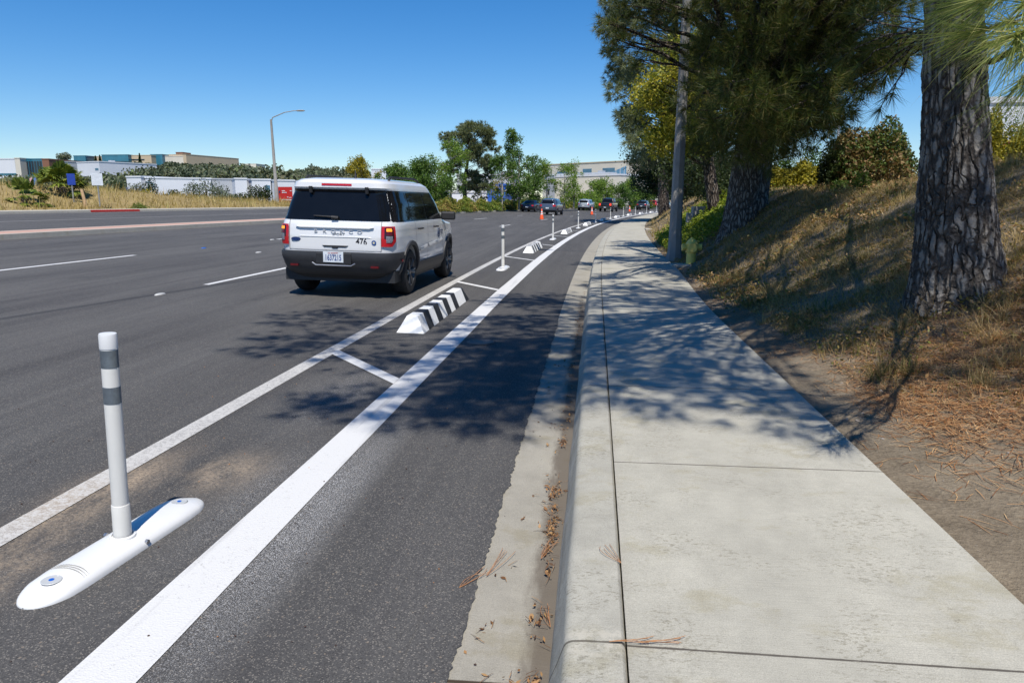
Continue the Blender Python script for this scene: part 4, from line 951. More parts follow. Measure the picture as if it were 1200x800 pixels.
# detailed bark trunk
def bark_trunk(prof, lean, n=420, nz_=520, seed=5, plate=(.075, .20), depth=.030, flare=None, name='trunk', cleft=None):
    rg = np.random.default_rng(seed); z = np.linspace(prof[0][0], prof[-1][0], nz_); r = np.interp(z, [p[0] for p in prof], [p[1] for p in prof])
    r = np.convolve(np.pad(r, 12, 'edge'), np.ones(25) / 25, 'valid')
    th = np.arange(n) * 2 * math.pi / n; T, Z = np.meshgrid(th, z); Rr = r[:, None] * np.ones_like(T)
    rm = r.mean(); S = T * rm; C = 2 * math.pi * rm; Hz = z[-1] - z[0]
    def vn(cx, cz):                       # value noise, cells about cx by cz metres, wrapping round the trunk
        nx = max(3, int(round(C / cx))); nzc = int(Hz / cz) + 3; G = rg.random((nzc, nx)); x = T / (2 * math.pi) * nx; y = (Z - z[0]) / cz + .5
        ix = np.floor(x).astype(int); iy = np.floor(y).astype(int); fx = x - ix; fy = y - iy; fx = fx * fx * (3 - 2 * fx); fy = fy * fy * (3 - 2 * fy)
        g_ = lambda a, b_: G[np.clip(b_, 0, nzc - 1), a % nx]
        return (g_(ix, iy) * (1 - fx) + g_(ix + 1, iy) * fx) * (1 - fy) + (g_(ix, iy + 1) * (1 - fx) + g_(ix + 1, iy + 1) * fx) * fy
    k = round(C / plate[0])
    ph = T * k / 2 + 3.4 * (vn(.09, .30) - .5) + 2.2 * (vn(.05, .12) - .5) + 1.0 * (vn(.02, .035) - .5)
    fur = np.abs(np.sin(ph)); e1 = np.clip(fur / (.28 + .45 * vn(.07, .2)), 0, 1)
    p2 = Z * math.pi / plate[1] + 5.5 * vn(.055, .5) + 2.5 * (vn(.03, .05) - .5); e2 = np.clip(np.abs(np.sin(p2)) / .28, 0, 1); wt_ = (vn(.06, .1) > .42) * .75
    e = np.minimum(e1, 1 - wt_ * (1 - e2)); e = e * e * (3 - 2 * e)
    lay = vn(.035, .06) * .6 + vn(.016, .022) * .4; lay = np.floor(lay * 7) / 7 * .75 + lay * .25
    rough = vn(.006, .007) - .5
    disp = depth * (e * (.45 + .8 * lay) - .75) + .004 * rough + .010 * (vn(.12, .3) - .5)
    big = .03 * np.sin(T * 2 + .6) + .022 * np.sin(T * 5 + Z * .9) + .02 * np.sin(T * 3 - Z * 1.3)
    if flare: big = big + flare(T, Z)
    Rr = Rr * (1 + big * .6) + disp
    X = np.cos(T) * Rr + np.interp(Z, *lean[0]); Y = np.sin(T) * Rr + np.interp(Z, *lean[1])
    V = np.stack([X, Y, Z], -1).reshape(-1, 3); i = np.arange(nz_ - 1)[:, None]; j = np.arange(n)[None]; k = (j + 1) % n
    Fq = np.stack([i * n + j, i * n + k, (i + 1) * n + k, (i + 1) * n + j], -1).reshape(-1, 4)
    me = bpy.data.meshes.new(name); me.vertices.add(len(V)); me.vertices.foreach_set('co', V.astype(np.float32).ravel())
    me.loops.add(Fq.size); me.loops.foreach_set('vertex_index', Fq.astype(np.int32).ravel()); me.polygons.add(len(Fq)); me.polygons.foreach_set('loop_start', np.arange(0, Fq.size, 4, dtype=np.int32)); me.polygons.foreach_set('loop_total', np.full(len(Fq), 4, np.int32))
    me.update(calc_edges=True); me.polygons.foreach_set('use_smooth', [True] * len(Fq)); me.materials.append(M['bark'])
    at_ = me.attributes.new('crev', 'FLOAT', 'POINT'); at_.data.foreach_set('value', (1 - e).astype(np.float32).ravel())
    o = bpy.data.objects.new(name, me); COL.objects.link(o); return o

# ---- foreground pine
b = at(1117, 362, 6.3); B1 = np.array([b[0], 6.3, gz(b[0], 6.3) - .08])
zt = 9.5
def fl(T, Z): return .34 * np.exp(-(Z - .1) / .20) * (.55 + .45 * np.cos(T - .2)) + .22 * np.exp(-np.clip(Z, 0, 9) / .22) * np.cos(2.5 * T + .5) ** 4
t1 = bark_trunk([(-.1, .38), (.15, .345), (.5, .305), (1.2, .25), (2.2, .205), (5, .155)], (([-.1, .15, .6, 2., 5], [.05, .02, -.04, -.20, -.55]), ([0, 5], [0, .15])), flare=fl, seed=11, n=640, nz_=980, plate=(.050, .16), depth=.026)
rg = np.random.default_rng(21); cl = []
SPOTS = [(360, 375), (395, 366), (345, 402), (385, 398), (420, 380), (425, 415), (465, 425), (425, 466), (405, 470), (500, 470), (530, 478), (560, 462), (560, 440), (600, 430), (600, 462), (640, 440), (600, 400), (640, 400), (560, 400), (575, 372), (610, 372), (640, 372), (590, 352), (620, 352), (650, 352),
         (650, 420), (720, 470), (760, 478), (800, 455), (850, 470), (900, 487), (940, 480), (720, 440), (770, 440), (820, 430), (870, 440), (720, 410), (760, 405), (800, 400), (840, 410), (720, 385), (760, 380), (800, 380), (700, 360), (740, 358), (780, 360), (720, 340), (760, 340), (535, 400), (560, 420), (620, 410), (570, 455), (590, 415), (625, 385), (655, 395), (660, 360), (630, 350), (600, 345), (650, 345), (575, 400), (590, 440), (625, 445), (545, 440), (660, 450), (610, 480), (540, 385), (665, 430), (780, 460), (835, 450), (740, 420), (700, 420), (690, 400)]
for i, (x, y) in enumerate(SPOTS):
    h = 5.2 + 3.0 * rg.random(); c = shadow_src(x, y, h); cl.append((c, .42 + .30 * rg.random()))
def shadow_on(px, py, h, zg):
    r = fw * F + rt * (px - 600) + up * (400 - py); t = (zg - H) / r[2] if r[2] < -1e-6 else 0; g0 = np.array([0, 0, H]) + r * t; return np.array([g0[0] - SD[0] * (h - zg) / math.tan(EL), g0[1] - SD[1] * (h - zg) / math.tan(EL), h])
for x, y, zg in [(860, 350, .3), (900, 350, .4), (940, 350, .5), (980, 345, .6), (1020, 345, .65), (1045, 330, .7), (880, 385, .3), (920, 385, .35), (960, 380, .4), (850, 325, .4), (890, 320, .5), (930, 315, .6), (1050, 360, .6),
                 (960, 300, .9), (1000, 290, 1.), (1040, 285, 1.), (1180, 330, 1.), (1200, 300, 1.1), (830, 300, .4), (850, 290, .5), (870, 300, .5), (900, 290, .7), (860, 320, .4), (835, 335, .3), (905, 340, .5), (925, 355, .4), (895, 365, .35), (870, 360, .3), (955, 330, .7), (990, 320, .8), (1020, 310, .85), (960, 360, .5), (1000, 355, .6), (820, 310, .3), (880, 275, .7), (920, 270, .9), (960, 262, 1.1), (1000, 255, 1.2)]:
    if rg.random() < .85: cl.append((shadow_on(x, y, 5.5 + 2.5 * rg.random(), zg), .45 + .3 * rg.random()))
for i in range(22): cl.append((np.array([B1[0] + rg.uniform(-2.2, 4), B1[1] + rg.uniform(-1.5, 3.5), rg.uniform(5.8, 10)]), .5 + .4 * rg.random()))
tp = [(0, 0, 0), (-.2, .05, 2), (-.55, .15, 5), (-.75, .2, 9.5)]
tree('pine_tree', tuple(B1), tp, [.3, .26, .19, .05], cl, M['needle'], M['bark2'], 'thick pine trunk with furrowed grey bark rising from the near bank at right', 'tree', kind='needle', tuft=(125, 28, .24, .008, 1.3), seed=31, trunk_obj=t1, limb_r=.06, twigr=.005)
P1 = bpy.data.objects.get('pine_tree')
# low branch in the sunlit needle colour reaching into the top right corner, and the small hanging sprays beside the trunk
def spray(parent, start, tips, L, k, w_, seed, mat, name='low_branch', spread=.55, r=.012):
    rg = np.random.default_rng(seed); mb = MB(); V = []
    main = limb_curve(np.array([-.2, 0., float(start[2]) + .1]), np.asarray(start, float), rg, 10, .05); mb.tube(main, np.linspace(r * 2.4, r * 1.1, 10), 7, caps=False)
    for T_ in tips:
        T_ = np.asarray(T_, float); cur = limb_curve(main[rg.integers(5, 10)], T_, rg, 8, .04); mb.tube(cur, np.linspace(r, r * .45, 8), 6, caps=False)
        for q, n_ in ((.86, .45), (1., 1.)):
            i = min(7, int(q * 7)); d = unit(cur[i] - cur[max(0, i - 2)] + rg.normal(0, .01, 3))
            V.append(tufts((cur[i])[None], d[None], int(k * n_), L, w_, spread, rg, .18))
    o = mb.build(name, M['bark2'], parent, smooth=True, fixn=False); c = np_mesh('needles', np.concatenate(V), 3, mat, o); return o
inv = lambda P: np.asarray(P) - B1
tips = [at(1135, 38, 3.5), at(1180, 28, 3.3), at(1120, 8, 3.8), at(1205, 62, 3.1), at(1165, -8, 3.6), at(1200, 5, 3.2), at(1210, 95, 3.3), at(1150, -2, 3.4), at(1190, 45, 3.0), at(1165, 50, 3.6), at(1110, -14, 4.0), at(1225, 30, 3.0)]
spray(P1, inv(at(1330, -60, 3.3)), [inv(t) for t in tips], .30, 70, .0044, 3, M['needlenear'], spread=.85, r=.009)
tips = [at(1178, 118, 4.4), at(1196, 96, 4.3), at(1205, 130, 4.2)]
spray(P1, inv(at(1300, 60, 4.6)), [inv(t) for t in tips], .26, 34, .003, 4, M['needle'], spread=.5)
tips = [at(1010, 108, 8.5), at(1030, 130, 8.8), at(1045, 112, 8.6), at(1000, 85, 8.4), at(1020, 60, 8.5), at(1048, 70, 8.6), at(990, 120, 8.7), at(1035, 95, 8.3), at(1015, 40, 8.6), at(1045, 30, 8.2), at(985, 70, 9), at(1025, 10, 8.5), at(1000, 15, 8.5)]
spray(P1, inv(at(1085, 40, 7.4)), [inv(t) for t in tips], .26, 60, .006, 6, M['needle'], spread=1.0, r=.010)

# ---- second pine
b = at(872, 268, 16.4); B2 = np.array([b[0], 16.4, gz(b[0], 16.4) - .15])
def fl2(T, Z): return .12 * np.exp(-Z / .3) - .22 * np.exp(-((np.mod(T + 1.05 + math.pi, 2 * math.pi) - math.pi) / .20) ** 2) + .0 * T
t2 = bark_trunk([(-.3, .50), (0, .465), (.5, .435), (1.2, .42), (2.5, .38), (6, .28)], (([0, 1.5, 6], [-.02, .10, .5]), ([0, 6], [0, .2])), n=300, nz_=420, flare=fl2, seed=8, plate=(.06, .16), depth=.026)
rg = np.random.default_rng(5); cl = []
for i in range(100):
    px, py = rg.uniform(815, 1010), rg.uniform(-60, 165); Y = rg.uniform(12.2, 18)
    if py > 120 and px > 985: continue
    cl.append((at(px, py, Y), .42 + .3 * rg.random()))
for px, py, Y in [(880, 175, 12.4), (905, 168, 12.6), (935, 165, 13), (850, 160, 12.8), (835, 140, 12.5), (820, 110, 13), (890, 150, 11.8), (870, 130, 11.5), (920, 140, 11.8), (950, 140, 12), (980, 150, 12.5), (985, 120, 12),
                  (905, 190, 15.5), (845, 180, 15), (940, 120, 11.5), (965, 95, 11.5), (860, 95, 11.5), (900, 110, 11.4), (812, 78, 13), (1000, 60, 12), (1010, 20, 12), (990, 90, 12)]: cl.append((at(px, py, Y), .5))
for px, py, Y in [(712, 28, 15), (728, 18, 15.4), (722, 46, 15.2), (745, 8, 15), (742, 50, 15.8), (760, 25, 15.5), (775, 10, 15), (790, 20, 15.3), (752, 70, 16), (735, -15, 15), (770, -25, 15), (765, 48, 16.5), (826, 60, 14)]: cl.append((at(px, py, Y), .30 + .16 * rg.random()))
for i in range(26): cl.append((at(rg.uniform(985, 1075), rg.uniform(-50, 72), rg.uniform(11, 14)), .45))
def pxof(c): q = np.asarray(c) - np.array([0, 0, H]); zc_ = q @ fw; return 600 + F * (q @ rt) / zc_, 400 - F * (q @ up) / zc_
cl = [c for c in cl if not (abs(pxof(c[0])[0] - 799) < 20 and c[0][1] < 18.2)]
# shade along the walk further on
for i in range(26):
    c = shadow_src(rg.uniform(695, 800), rg.uniform(290, 335), rg.uniform(5, 8)); cl.append((c, .45))
tree('pine_tree', tuple(B2), [(-.1, 0, 0), (.04, .05, 1.5), (.5, .2, 6), (.3, .3, 10)], [.42, .38, .24, .06], cl, M['needle'], M['bark2'], 'broad dark pine with a forked trunk behind the yellow hydrant', 'tree', kind='needle', tuft=(100, 34, .25, .008, 1.35), seed=41, trunk_obj=t2, limb_r=.25)

# ---- yellow-green broadleaf tree behind the lamp post
b = at(838, 262, 22); B3 = (b[0], 22., gz(b[0], 22.) - .1); rg = np.random.default_rng(9)
cl = [(at(rg.uniform(768, 832), rg.uniform(62, 100), rg.uniform(20.5, 22.5)), .42) for i in range(16)] + [(at(rg.uniform(755, 840), rg.uniform(95, 178), rg.uniform(20, 23)), .5) for i in range(44)] + [(at(rg.uniform(765, 845), rg.uniform(30, 70), rg.uniform(21, 23)), .4) for i in range(10)]
tree('broadleaf_tree', B3, [(0, 0, 0), (-.3, .1, 1.8), (-.7, 0, 3.4), (-1.0, 0, 5)], [.2, .16, .10, .03], cl, M['ficus'], M['bark2'], 'yellow green broadleaf tree behind the concrete lamp post', 'tree', kind='leaf', leaf=(1150, .10), seed=6)
# ---- grey-green pine further back
rg = np.random.default_rng(14); b = at(778, 252, 50); B4 = (b[0], 50., gz(b[0], 50.) - .1); cl = []
for i in range(120):
    py = rg.uniform(-40, 195); lo = 708 + 34 * max(0, (py - 80) / 100) ** 1.2 + rg.uniform(0, 10); px = lo + (835 - lo) * rg.random() ** 1.3; cl.append((at(px, py, 50 + rg.uniform(-2.5, 3)), .75 + .4 * rg.random()))
tree('pine_tree', B4, [(0, 0, 0), (-.3, 0, 5), (.3, 0, 10), (.2, 0, 16)], [.38, .32, .22, .06], cl, M['needlegrey'], M['bark2'], 'tall grey green pine at the bend, left of the lamp post against the sky', 'tree', kind='needle', tuft=(38, 24, .42, .035, 1.3), seed=51, limb_r=.2)
# ---- darker trees lining the bend
DK = [((792, 260), 42, 775, 850, 172, 226, 26, 'darkleaf', 'dark leafy tree low over the far sidewalk with leaning trunk'), ((800, 252), 58, 745, 815, 176, 220, 26, 'darkleaf', 'dark round tree reaching over the sidewalk bend'),
      ((828, 245), 34, 800, 880, 175, 226, 26, 'darkleaf', 'dark tree filling the gap between lamp post and second pine'), ((822, 246), 76, 775, 840, 190, 228, 16, 'darkleaf', 'farthest dark tree on the right side of the bend')]
for i, ((bx, by), Y, x0, x1, y0, y1, n, mt, lb) in enumerate(DK):
    rg = np.random.default_rng(60 + i); b = at(bx, by, Y); B_ = (b[0], float(Y), gz(b[0], Y) - .1)
    cl = [(at(rg.uniform(x0, x1), rg.uniform(y0, y1), Y + rg.uniform(-2, 2)), Y / 50 * (.8 + .3 * rg.random())) for _ in range(n)]; top = max(c[0][2] for c in cl) - B_[2]
    tree('broadleaf_tree', B_, [(0, 0, 0), (.35, 0, top * .4), (.5, 0, top * .9)], [.24, .18, .06], cl, M[mt], M['bark2'], lb, 'tree', 'dark trees along the right side of the bend', kind='leaf', leaf=(420 if Y > 50 else 700, .11 + Y * .001), seed=70 + i, limb_r=.6)

# ---- trees in the planted median ahead
def mtree(px, v, pt, pb, wpx, mt, lab, nm='street_tree', n=16, dens=95, sz=.17, r=.62, seed=0, bark='palebark', pair=None, shape=1., grp='trees in the planted median'):
    rg = np.random.default_rng(seed + 100); b = at(px, 248, v); B_ = (b[0], float(v), .62); cl = []
    for _ in range(int(n * 1.35)):
        t = rg.random(); py = pb + (pt - pb) * t; wv = wpx * .5 * (math.sin(math.pi * (t * .86 + .1)) ** .7) * shape; cl.append((at(px + rg.uniform(-wv, wv), py, v + rg.uniform(-1, 1) * wv * v / F), 1.22 * r * (.7 + .5 * rg.random()) * v / 90))
    top = at(px, pt, v)[2] - .62
    k = (nm, B_, [(0, 0, 0), (.1, 0, top * .35), (.0, 0, top * .65), (.1, 0, top * .97)], [.13, .11, .07, .02], cl, M[mt], M[bark], lab, 'tree', grp)
    return tree(*k, kind='leaf', leaf=(dens * 3.4, sz * 1.15), seed=seed, twigr=.015, trunk_n=8)
mtree(462, 66, 198, 232, 44, 'midleaf', 'round mid green tree behind the roof of the white SUV', seed=1, n=22, dens=190, sz=.15, r=.8)
mtree(425, 95, 188, 226, 40, 'yellowleaf', 'yellow green tree showing over the roof of the white SUV', seed=2, n=14, dens=120, sz=.2)
mtree(500, 70, 190, 234, 50, 'midleaf', 'dense green tree right of the white SUV, left end of the median row', seed=3, n=30, dens=240, sz=.15, r=.85, bark='bark2')
mtree(528, 76, 165, 228, 46, 'brightleaf', 'bright green tree in front of the tall grey pine', seed=4, n=26, dens=120, sz=.16)
rg = np.random.default_rng(77); cl = []
for i in range(40):
    t = rg.random(); a = rg.uniform(-1, 1); px = 553 + a * 32; py = 150 + 45 * t ** 1.2 + 14 * a * a - 4; cl.append((at(px, py, 92 + rg.uniform(-3, 3)), .85 * (.8 + .4 * rg.random())))
for i in range(12): cl.append((at(rg.uniform(538, 575), rg.uniform(198, 225), 92 + rg.uniform(-2, 2)), .8))
b = at(546, 247, 92); tree('pine_tree', (b[0], 92., .6), [(0, 0, 0), (-.2, 0, 3), (.3, 0, 6), (.6, 0, 9.5)], [.32, .26, .18, .05], cl, M['needlegrey'], M['bark2'], 'tall grey green pine with an open domed crown in the median row', 'tree', 'trees in the planted median', kind='needle', tuft=(80, 18, .46, .06, .8), seed=12, limb_r=.12)
mtree(601, 90, 146, 196, 17, 'midleaf', 'tallest slender green tree left of the navy sedan', seed=5, n=16, dens=80, sz=.2, r=.6)
mtree(588, 84, 185, 232, 30, 'midleaf', 'green tree in front of the blue wall', seed=6, n=16, dens=90, sz=.18)
mtree(608, 86, 176, 234, 30, 'midleaf', 'green tree with full crown directly left of the navy sedan', seed=7, n=24, dens=120, sz=.18)
mtree(624, 92, 182, 236, 26, 'midleaf', 'light green tree directly behind the navy sedan', seed=8, n=20, dens=120, sz=.18)
mtree(640, 98, 190, 238, 22, 'brightleaf', 'small light tree right of the full crowned green tree', seed=9, n=14, dens=80, sz=.18)
mtree(661, 100, 196, 236, 28, 'brightleaf', 'airy bright green tree above the slate grey SUV', seed=10, n=16, dens=70, sz=.18)
mtree(672, 104, 187, 236, 20, 'brightleaf', 'slender bright tree with a high wispy top', seed=11, n=14, dens=60, sz=.18)
mtree(686, 112, 226, 242, 24, 'brightleaf', 'low bright green tree above the silver SUV', seed=12, n=12, dens=110, sz=.2)
mtree(698, 118, 212, 240, 16, 'brightleaf', 'slender light green tree left of the black pickup', seed=13, n=12, dens=90, sz=.2)
mtree(709, 122, 211, 240, 20, 'brightleaf', 'light green tree behind the black pickup', seed=14, n=12, dens=90, sz=.2)
mtree(724, 128, 216, 242, 24, 'midleaf', 'mid green tree right of the black pickup', seed=15, n=12, dens=100, sz=.2)
mtree(737, 136, 211, 240, 22, 'brightleaf', 'bright green tree above the dark SUV', seed=16, n=12, dens=100, sz=.22)
mtree(754, 146, 224, 243, 24, 'midleaf', 'low green tree above the red SUV', seed=17, n=12, dens=100, sz=.22)
mtree(773, 160, 214, 242, 26, 'midleaf', 'green tree above the rightmost distant car', seed=18, n=12, dens=100, sz=.22)
mtree(560, 96, 225, 240, 12, 'yellowleaf', 'small yellowish tree in front of the blue wall', seed=19, n=6, dens=90, sz=.2, r=.4)
mtree(583, 88, 214, 238, 10, 'yellowleaf', 'small olive tree against the blue wall', seed=20, n=7, dens=80, sz=.18, r=.4)

# hedge in the median
def shrub(name, c, R_, n, mat, sz, label, cat='shrub', group=None, seed=0, kindtag=None, stems=True):
    rg = np.random.default_rng(seed + 500); c = np.asarray(c, float); r = empty(name, tuple(c), 0, label, cat, group)
    u_ = rnd_unit(n, rg); u_[:, 2] = np.abs(u_[:, 2]); q = (rg.random((n, 1)) ** .22)
    lump = 1 + .10 * np.sin(u_[:, :1] * 7 + seed) + .09 * np.sin(u_[:, 1:2] * 9 + 2 * u_[:, 2:] * 5)
    P = u_ * q * lump * np.asarray(R_); np_mesh('foliage', leaves(P, sz, rg), 4, mat, r)
    if stems:
        mb = MB()
        for i in range(7): d = u_[i] * np.asarray(R_) * .8; mb.tube([(0, 0, -.1), d * .5 + rg.normal(0, .03, 3), d], [.03, .02, .01], 5, caps=False)
        mb.build('stem', M['bark2'], r, fixn=False)
    return r
k = 0
for v in np.arange(66, 165, 5.5):
    shrub('hedge', (-18.1 + float(off(v + 2.7)), v + 2.7, .55), (1.05, 3.6, 1.25 if v > 72 else 1.4), 6500, M['hedge'], .17, 'rounded green and rust hedge section growing along the planted median', 'hedge', 'hedge sections along the median', seed=k, stems=False); k += 1

# ------------------------------------------------------------------ shrubs on and above the bank
def bz(px, py, Y): return at(px, py, Y)
for j, (px, pb, pt, Y, w_, mt, lb, n, sz) in enumerate([
    (1024, 208, 146, 16.5, 92, 'redleaf', 'dense dark hedge bush tinged red beside the near pine trunk', 17000, .075), (984, 212, 156, 16.8, 42, 'darkleaf', 'dark green bush at the left end of the reddish hedge bush', 9000, .075),
    (940, 222, 190, 24, 44, 'yellowleaf', 'low yellow shrub left of the dark bushes on the crest', 7000, .10), (908, 224, 196, 25, 40, 'yellowleaf', 'low yellow shrub right of the second pine trunk', 7000, .10), (950, 200, 166, 28, 26, 'midleaf', 'green shrub behind the yellow shrubs on the crest', 1800, .09), (920, 200, 180, 27, 30, 'midleaf', 'small green shrub between the second pine and the dark bushes', 1800, .09),
    (1152, 190, 133, 21, 44, 'yellowleaf', 'round clipped golden shrub right of the near pine trunk', 15000, .085), (1205, 186, 136, 22, 60, 'yellowleaf', 'golden green shrub at the right edge above the parked car', 15000, .085), (1178, 175, 128, 29, 44, 'midleaf', 'loose green shrub behind the two golden shrubs', 3500, .08),
    (1010, 209, 199, 13.5, 20, 'greengrass', 'small bright green weed clump below the dark bushes', 500, .05), (850, 225, 190, 24, 60, 'darkleaf', 'dark bush left of the second pine trunk', 4000, .08), (985, 214, 209, 14.5, 22, 'greengrass', 'low bright green weed clump on the pale soil', 300, .05)]):
    b = at(px, pb, Y); t = at(px, pt, Y); b[2] = min(b[2], gz(b[0], Y)); Hh = t[2] - b[2]
    shrub('shrub', b, (w_ * Y / F / 2, max(.5, w_ * Y / F / 2 * .8) if Y > 15 else w_ * Y / F / 2, Hh), n, M[mt], sz, lb, 'shrub', 'shrubs on the crest of the bank', seed=j)

# ------------------------------------------------------------------ buildings
def building(name, lab, base, rz, parts, cat='building', group=None):
    r = empty(name, base, rz, lab, cat, group)
    for nm, mt, b in parts: mb = MB(); mb.box(*b); mb.build(nm, M[mt], r)
    return r
def facade(px0, px1, pt, Y, Y2, depth, mt, lab, wins=(), zb=-5, trim=None, nm='building', extra=(), roofm=None):
    """wall from pixel column px0 (at distance Y) to px1 (at distance Y2); windows given as (x0,x1,z0,z1) fractions of it"""
    a = at(px0, pt, Y); b = at(px1, pt, Y2); L = math.hypot(b[0] - a[0], b[1] - a[1]); ang = math.atan2(b[1] - a[1], b[0] - a[0]); Hh = a[2] - zb
    r = empty(nm, (a[0], a[1], zb), ang, lab, 'building', 'distant buildings')
    mb = MB(); mb.box(0, L, 0, depth, 0, Hh); mb.build('wall', M[mt], r)
    mb = MB(); mb.box(-.15, L + .15, -.15, depth + .15, Hh + .003, Hh + .45); mb.build('parapet', M[roofm or mt], r)
    for (x0, x1, z0, z1, wm) in wins: mb = MB(); mb.box(x0 * L, x1 * L, -.06, .1, z0 * Hh, z1 * Hh); mb.build('window', M[wm], r)
    q_ = np.random.default_rng(int(px0 * 7 + px1) & 1023)
    for _ in range(int(min(4, L // 14)) if depth > 10 else 0):
        x_ = q_.uniform(.12, .8) * L; w_ = q_.uniform(1.2, 3); mb = MB(); mb.box(x_, x_ + w_, depth * .35, depth * .35 + 2, Hh + .1, Hh + q_.uniform(.9, 1.5)); mb.build('roof_unit', M['bgrey'], r)
    for (nm2, x0, x1, y0, z0, z1, wm) in extra: mb = MB(); mb.box(x0 * L, x1 * L, y0, .2, z0 * Hh, z1 * Hh); mb.build(nm2, M[wm], r)
    return r, L, Hh
# white warehouse row
r, L, Hh = facade(148, 165, 208, 215, 214, 30, 'bwhite', 'small white warehouse block with blue lettering at the left end of the white row', [(.05, .98, .0, .42, 'win')])
text_mesh('lettering', 'Tuar Billy', 2.3, flat('sign_lettering', (.03, .07, .30), .6), r, (L * .46, -.1, Hh * .72), (math.pi / 2, 0, 0), .03, xs=.72)
def wgrid(x0, x1, n, z0, z1, m='win', f=.5): return [(x0 + (x1 - x0) * i / n, x0 + (x1 - x0) * (i + f) / n, z0, z1, m) for i in range(n)]
r, L, Hh = facade(170, 247, 209, 214, 225, 40, 'bwhite', 'long white warehouse with dark square windows left of the lamp post', [(.27, .30, .48, .66, 'win'), (.345, .41, .48, .66, 'win'), (.445, .475, .48, .66, 'win'), (.52, .585, .48, .66, 'win'), (.62, .68, .48, .66, 'win'), (.33, .41, .15, .36, 'win'), (.5, .58, .15, .36, 'win'), (.72, .78, .48, .66, 'win'), (.84, .9, .48, .66, 'win')], extra=[('canopy', .3, .6, -.8, .40, .45, 'bgrey')])
text_mesh('lettering', 'Th', 2.4, M['skyglass'], r, (L * .065, -.1, Hh * .86), (math.pi / 2, 0, 0), .03)
facade(247, 274, 210.5, 226, 229, 40, 'bgrey', 'recessed section joining two white warehouse blocks, painted grey for shade', [(.1, .9, .18, .3, 'win'), (.7, .85, .45, .62, 'win')])  # shade on the white wall's recess is put into this grey colour
facade(275, 289, 210, 221, 223, 40, 'bwhite', 'narrow white warehouse block with dark windows', [(.7, .92, .35, .6, 'win'), (.1, .25, .35, .6, 'win')])
facade(289, 295, 211, 230, 231, 40, 'bgrey', 'narrow section between white warehouse blocks, painted grey for shade')
r, L, Hh = facade(295, 317, 211, 221, 224, 40, 'bwhite', 'white warehouse block with a small blue sign left of the lamp post', [(.1, .4, .2, .32, 'win')], extra=[('sign', .68, .95, -.1, .72, .88, 'skyglass')])
facade(321, 345, 212, 222, 226, 40, 'bwhite', 'white warehouse block behind the red board', [(.2, .5, .15, .3, 'win')])
facade(345, 380, 213, 232, 236, 40, 'bgrey', 'grey warehouse block behind the white SUV', [(.2, .5, .3, .5, 'win')])
# ridge buildings
def ridge(px0, px1, pt, pb, Y, depth, mt, lab, wins=(), Y2=None): 
    b = at(px0, pb, Y); return facade(px0, px1, pt, Y, Y2 or Y, depth, mt, lab, wins, zb=b[2] - 12)
ridge(-30, 17, 187, 196, 330, 40, 'bwhite', 'white flat roofed building at the left edge on the ridge', [(0, 1, .50, .57, 'teal')])
ridge(17, 23, 186, 200, 328, 30, 'beige', 'beige entrance tower left of the dark glass wing')
ridge(23, 49, 187, 198, 332, 30, 'teal', 'dark teal glass wing between two ridge towers', wgrid(.02, 1, 8, .55, .95, 'win', .8))
ridge(49, 57, 187, 200, 329, 30, 'brown', 'brownish tower right of the dark glass wing')
ridge(57, 90, 189, 200, 332, 30, 'bgrey', 'long low grey building behind the large palm', Y2=345)
ridge(90, 116, 191, 204, 322, 30, 'bwhite', 'white building above the pale sign', [(.8, .95, .78, .84, 'skyglass')], Y2=316)
ridge(86, 100, 183, 190, 520, 40, 'teal', 'short teal glass building on the ridge behind the palm')
ridge(100, 119, 184, 190, 530, 30, 'tan', 'small tan building between teal glass blocks')
ridge(119, 150, 182, 194, 520, 40, 'teal', 'long teal glass building on the ridge top', wgrid(0, 1, 1, .74, .76, 'win', 1))
ridge(150, 177, 182.5, 193, 524, 40, 'tan', 'tan building with a dark window band right of the teal glass', [(.02, .7, .80, .86, 'win')])
ridge(176, 190, 181.5, 193, 530, 40, 'teal', 'small teal glass block behind the conifer on the ridge')
ridge(190, 218, 182, 197, 540, 60, 'tan', 'large tan block at the centre of the ridge buildings', Y2=535)
ridge(206, 214, 179, 183, 560, 12, 'brown', 'small brown rooftop plant room on the tan block')
ridge(218, 243, 183.5, 197, 536, 60, 'beige', 'stepped beige block at the right end of the ridge buildings', Y2=580)
ridge(283, 300, 192.5, 196, 700, 20, 'cream', 'tiny pale roof among the ridge trees'); ridge(435, 452, 199, 210, 300, 20, 'bwhite', 'pale building over the roof of the white SUV')
# beyond the median trees
facade(520, 571, 226, 150, 150, 20, 'bwhite', 'low white building behind the tall grey pine', [(.1, .3, .72, .85, 'win')])
facade(571, 592, 218, 146, 146, 18, 'blue', 'bright blue walled building block behind the median trees')
facade(535, 600, 206, 185, 185, 20, 'bgrey', 'grey building with a dark upper window behind the blue block', [(.6, .75, .62, .80, 'win'), (.2, .45, .62, .8, 'win')])
facade(636, 740, 194, 330, 300, 40, 'cream', 'large cream office building with blue window bands at the end of the road', [(.18, .32, .76, .87, 'skyglass'), (.03, .06, .74, .82, 'skyglass'), (.08, .11, .74, .82, 'skyglass'), (.48, .58, .78, .90, 'skyglass'), (.70, .83, .74, .90, 'skyglass'), (.40, .44, .76, .84, 'skyglass')], roofm='tan')
facade(640, 661, 206, 236, 232, 20, 'bgrey', 'grey building part left of the pale block', [(.05, .2, .60, .72, 'win'), (.6, .9, .46, .62, 'win')], roofm='bwhite')
facade(661, 714, 205, 230, 222, 26, 'beige', 'pale beige block with a brown panel behind the silver SUV', [(.46, .60, .46, .62, 'brown'), (.05, .15, .40, .58, 'win'), (.75, .95, .18, .3, 'brown')], roofm='bgrey')
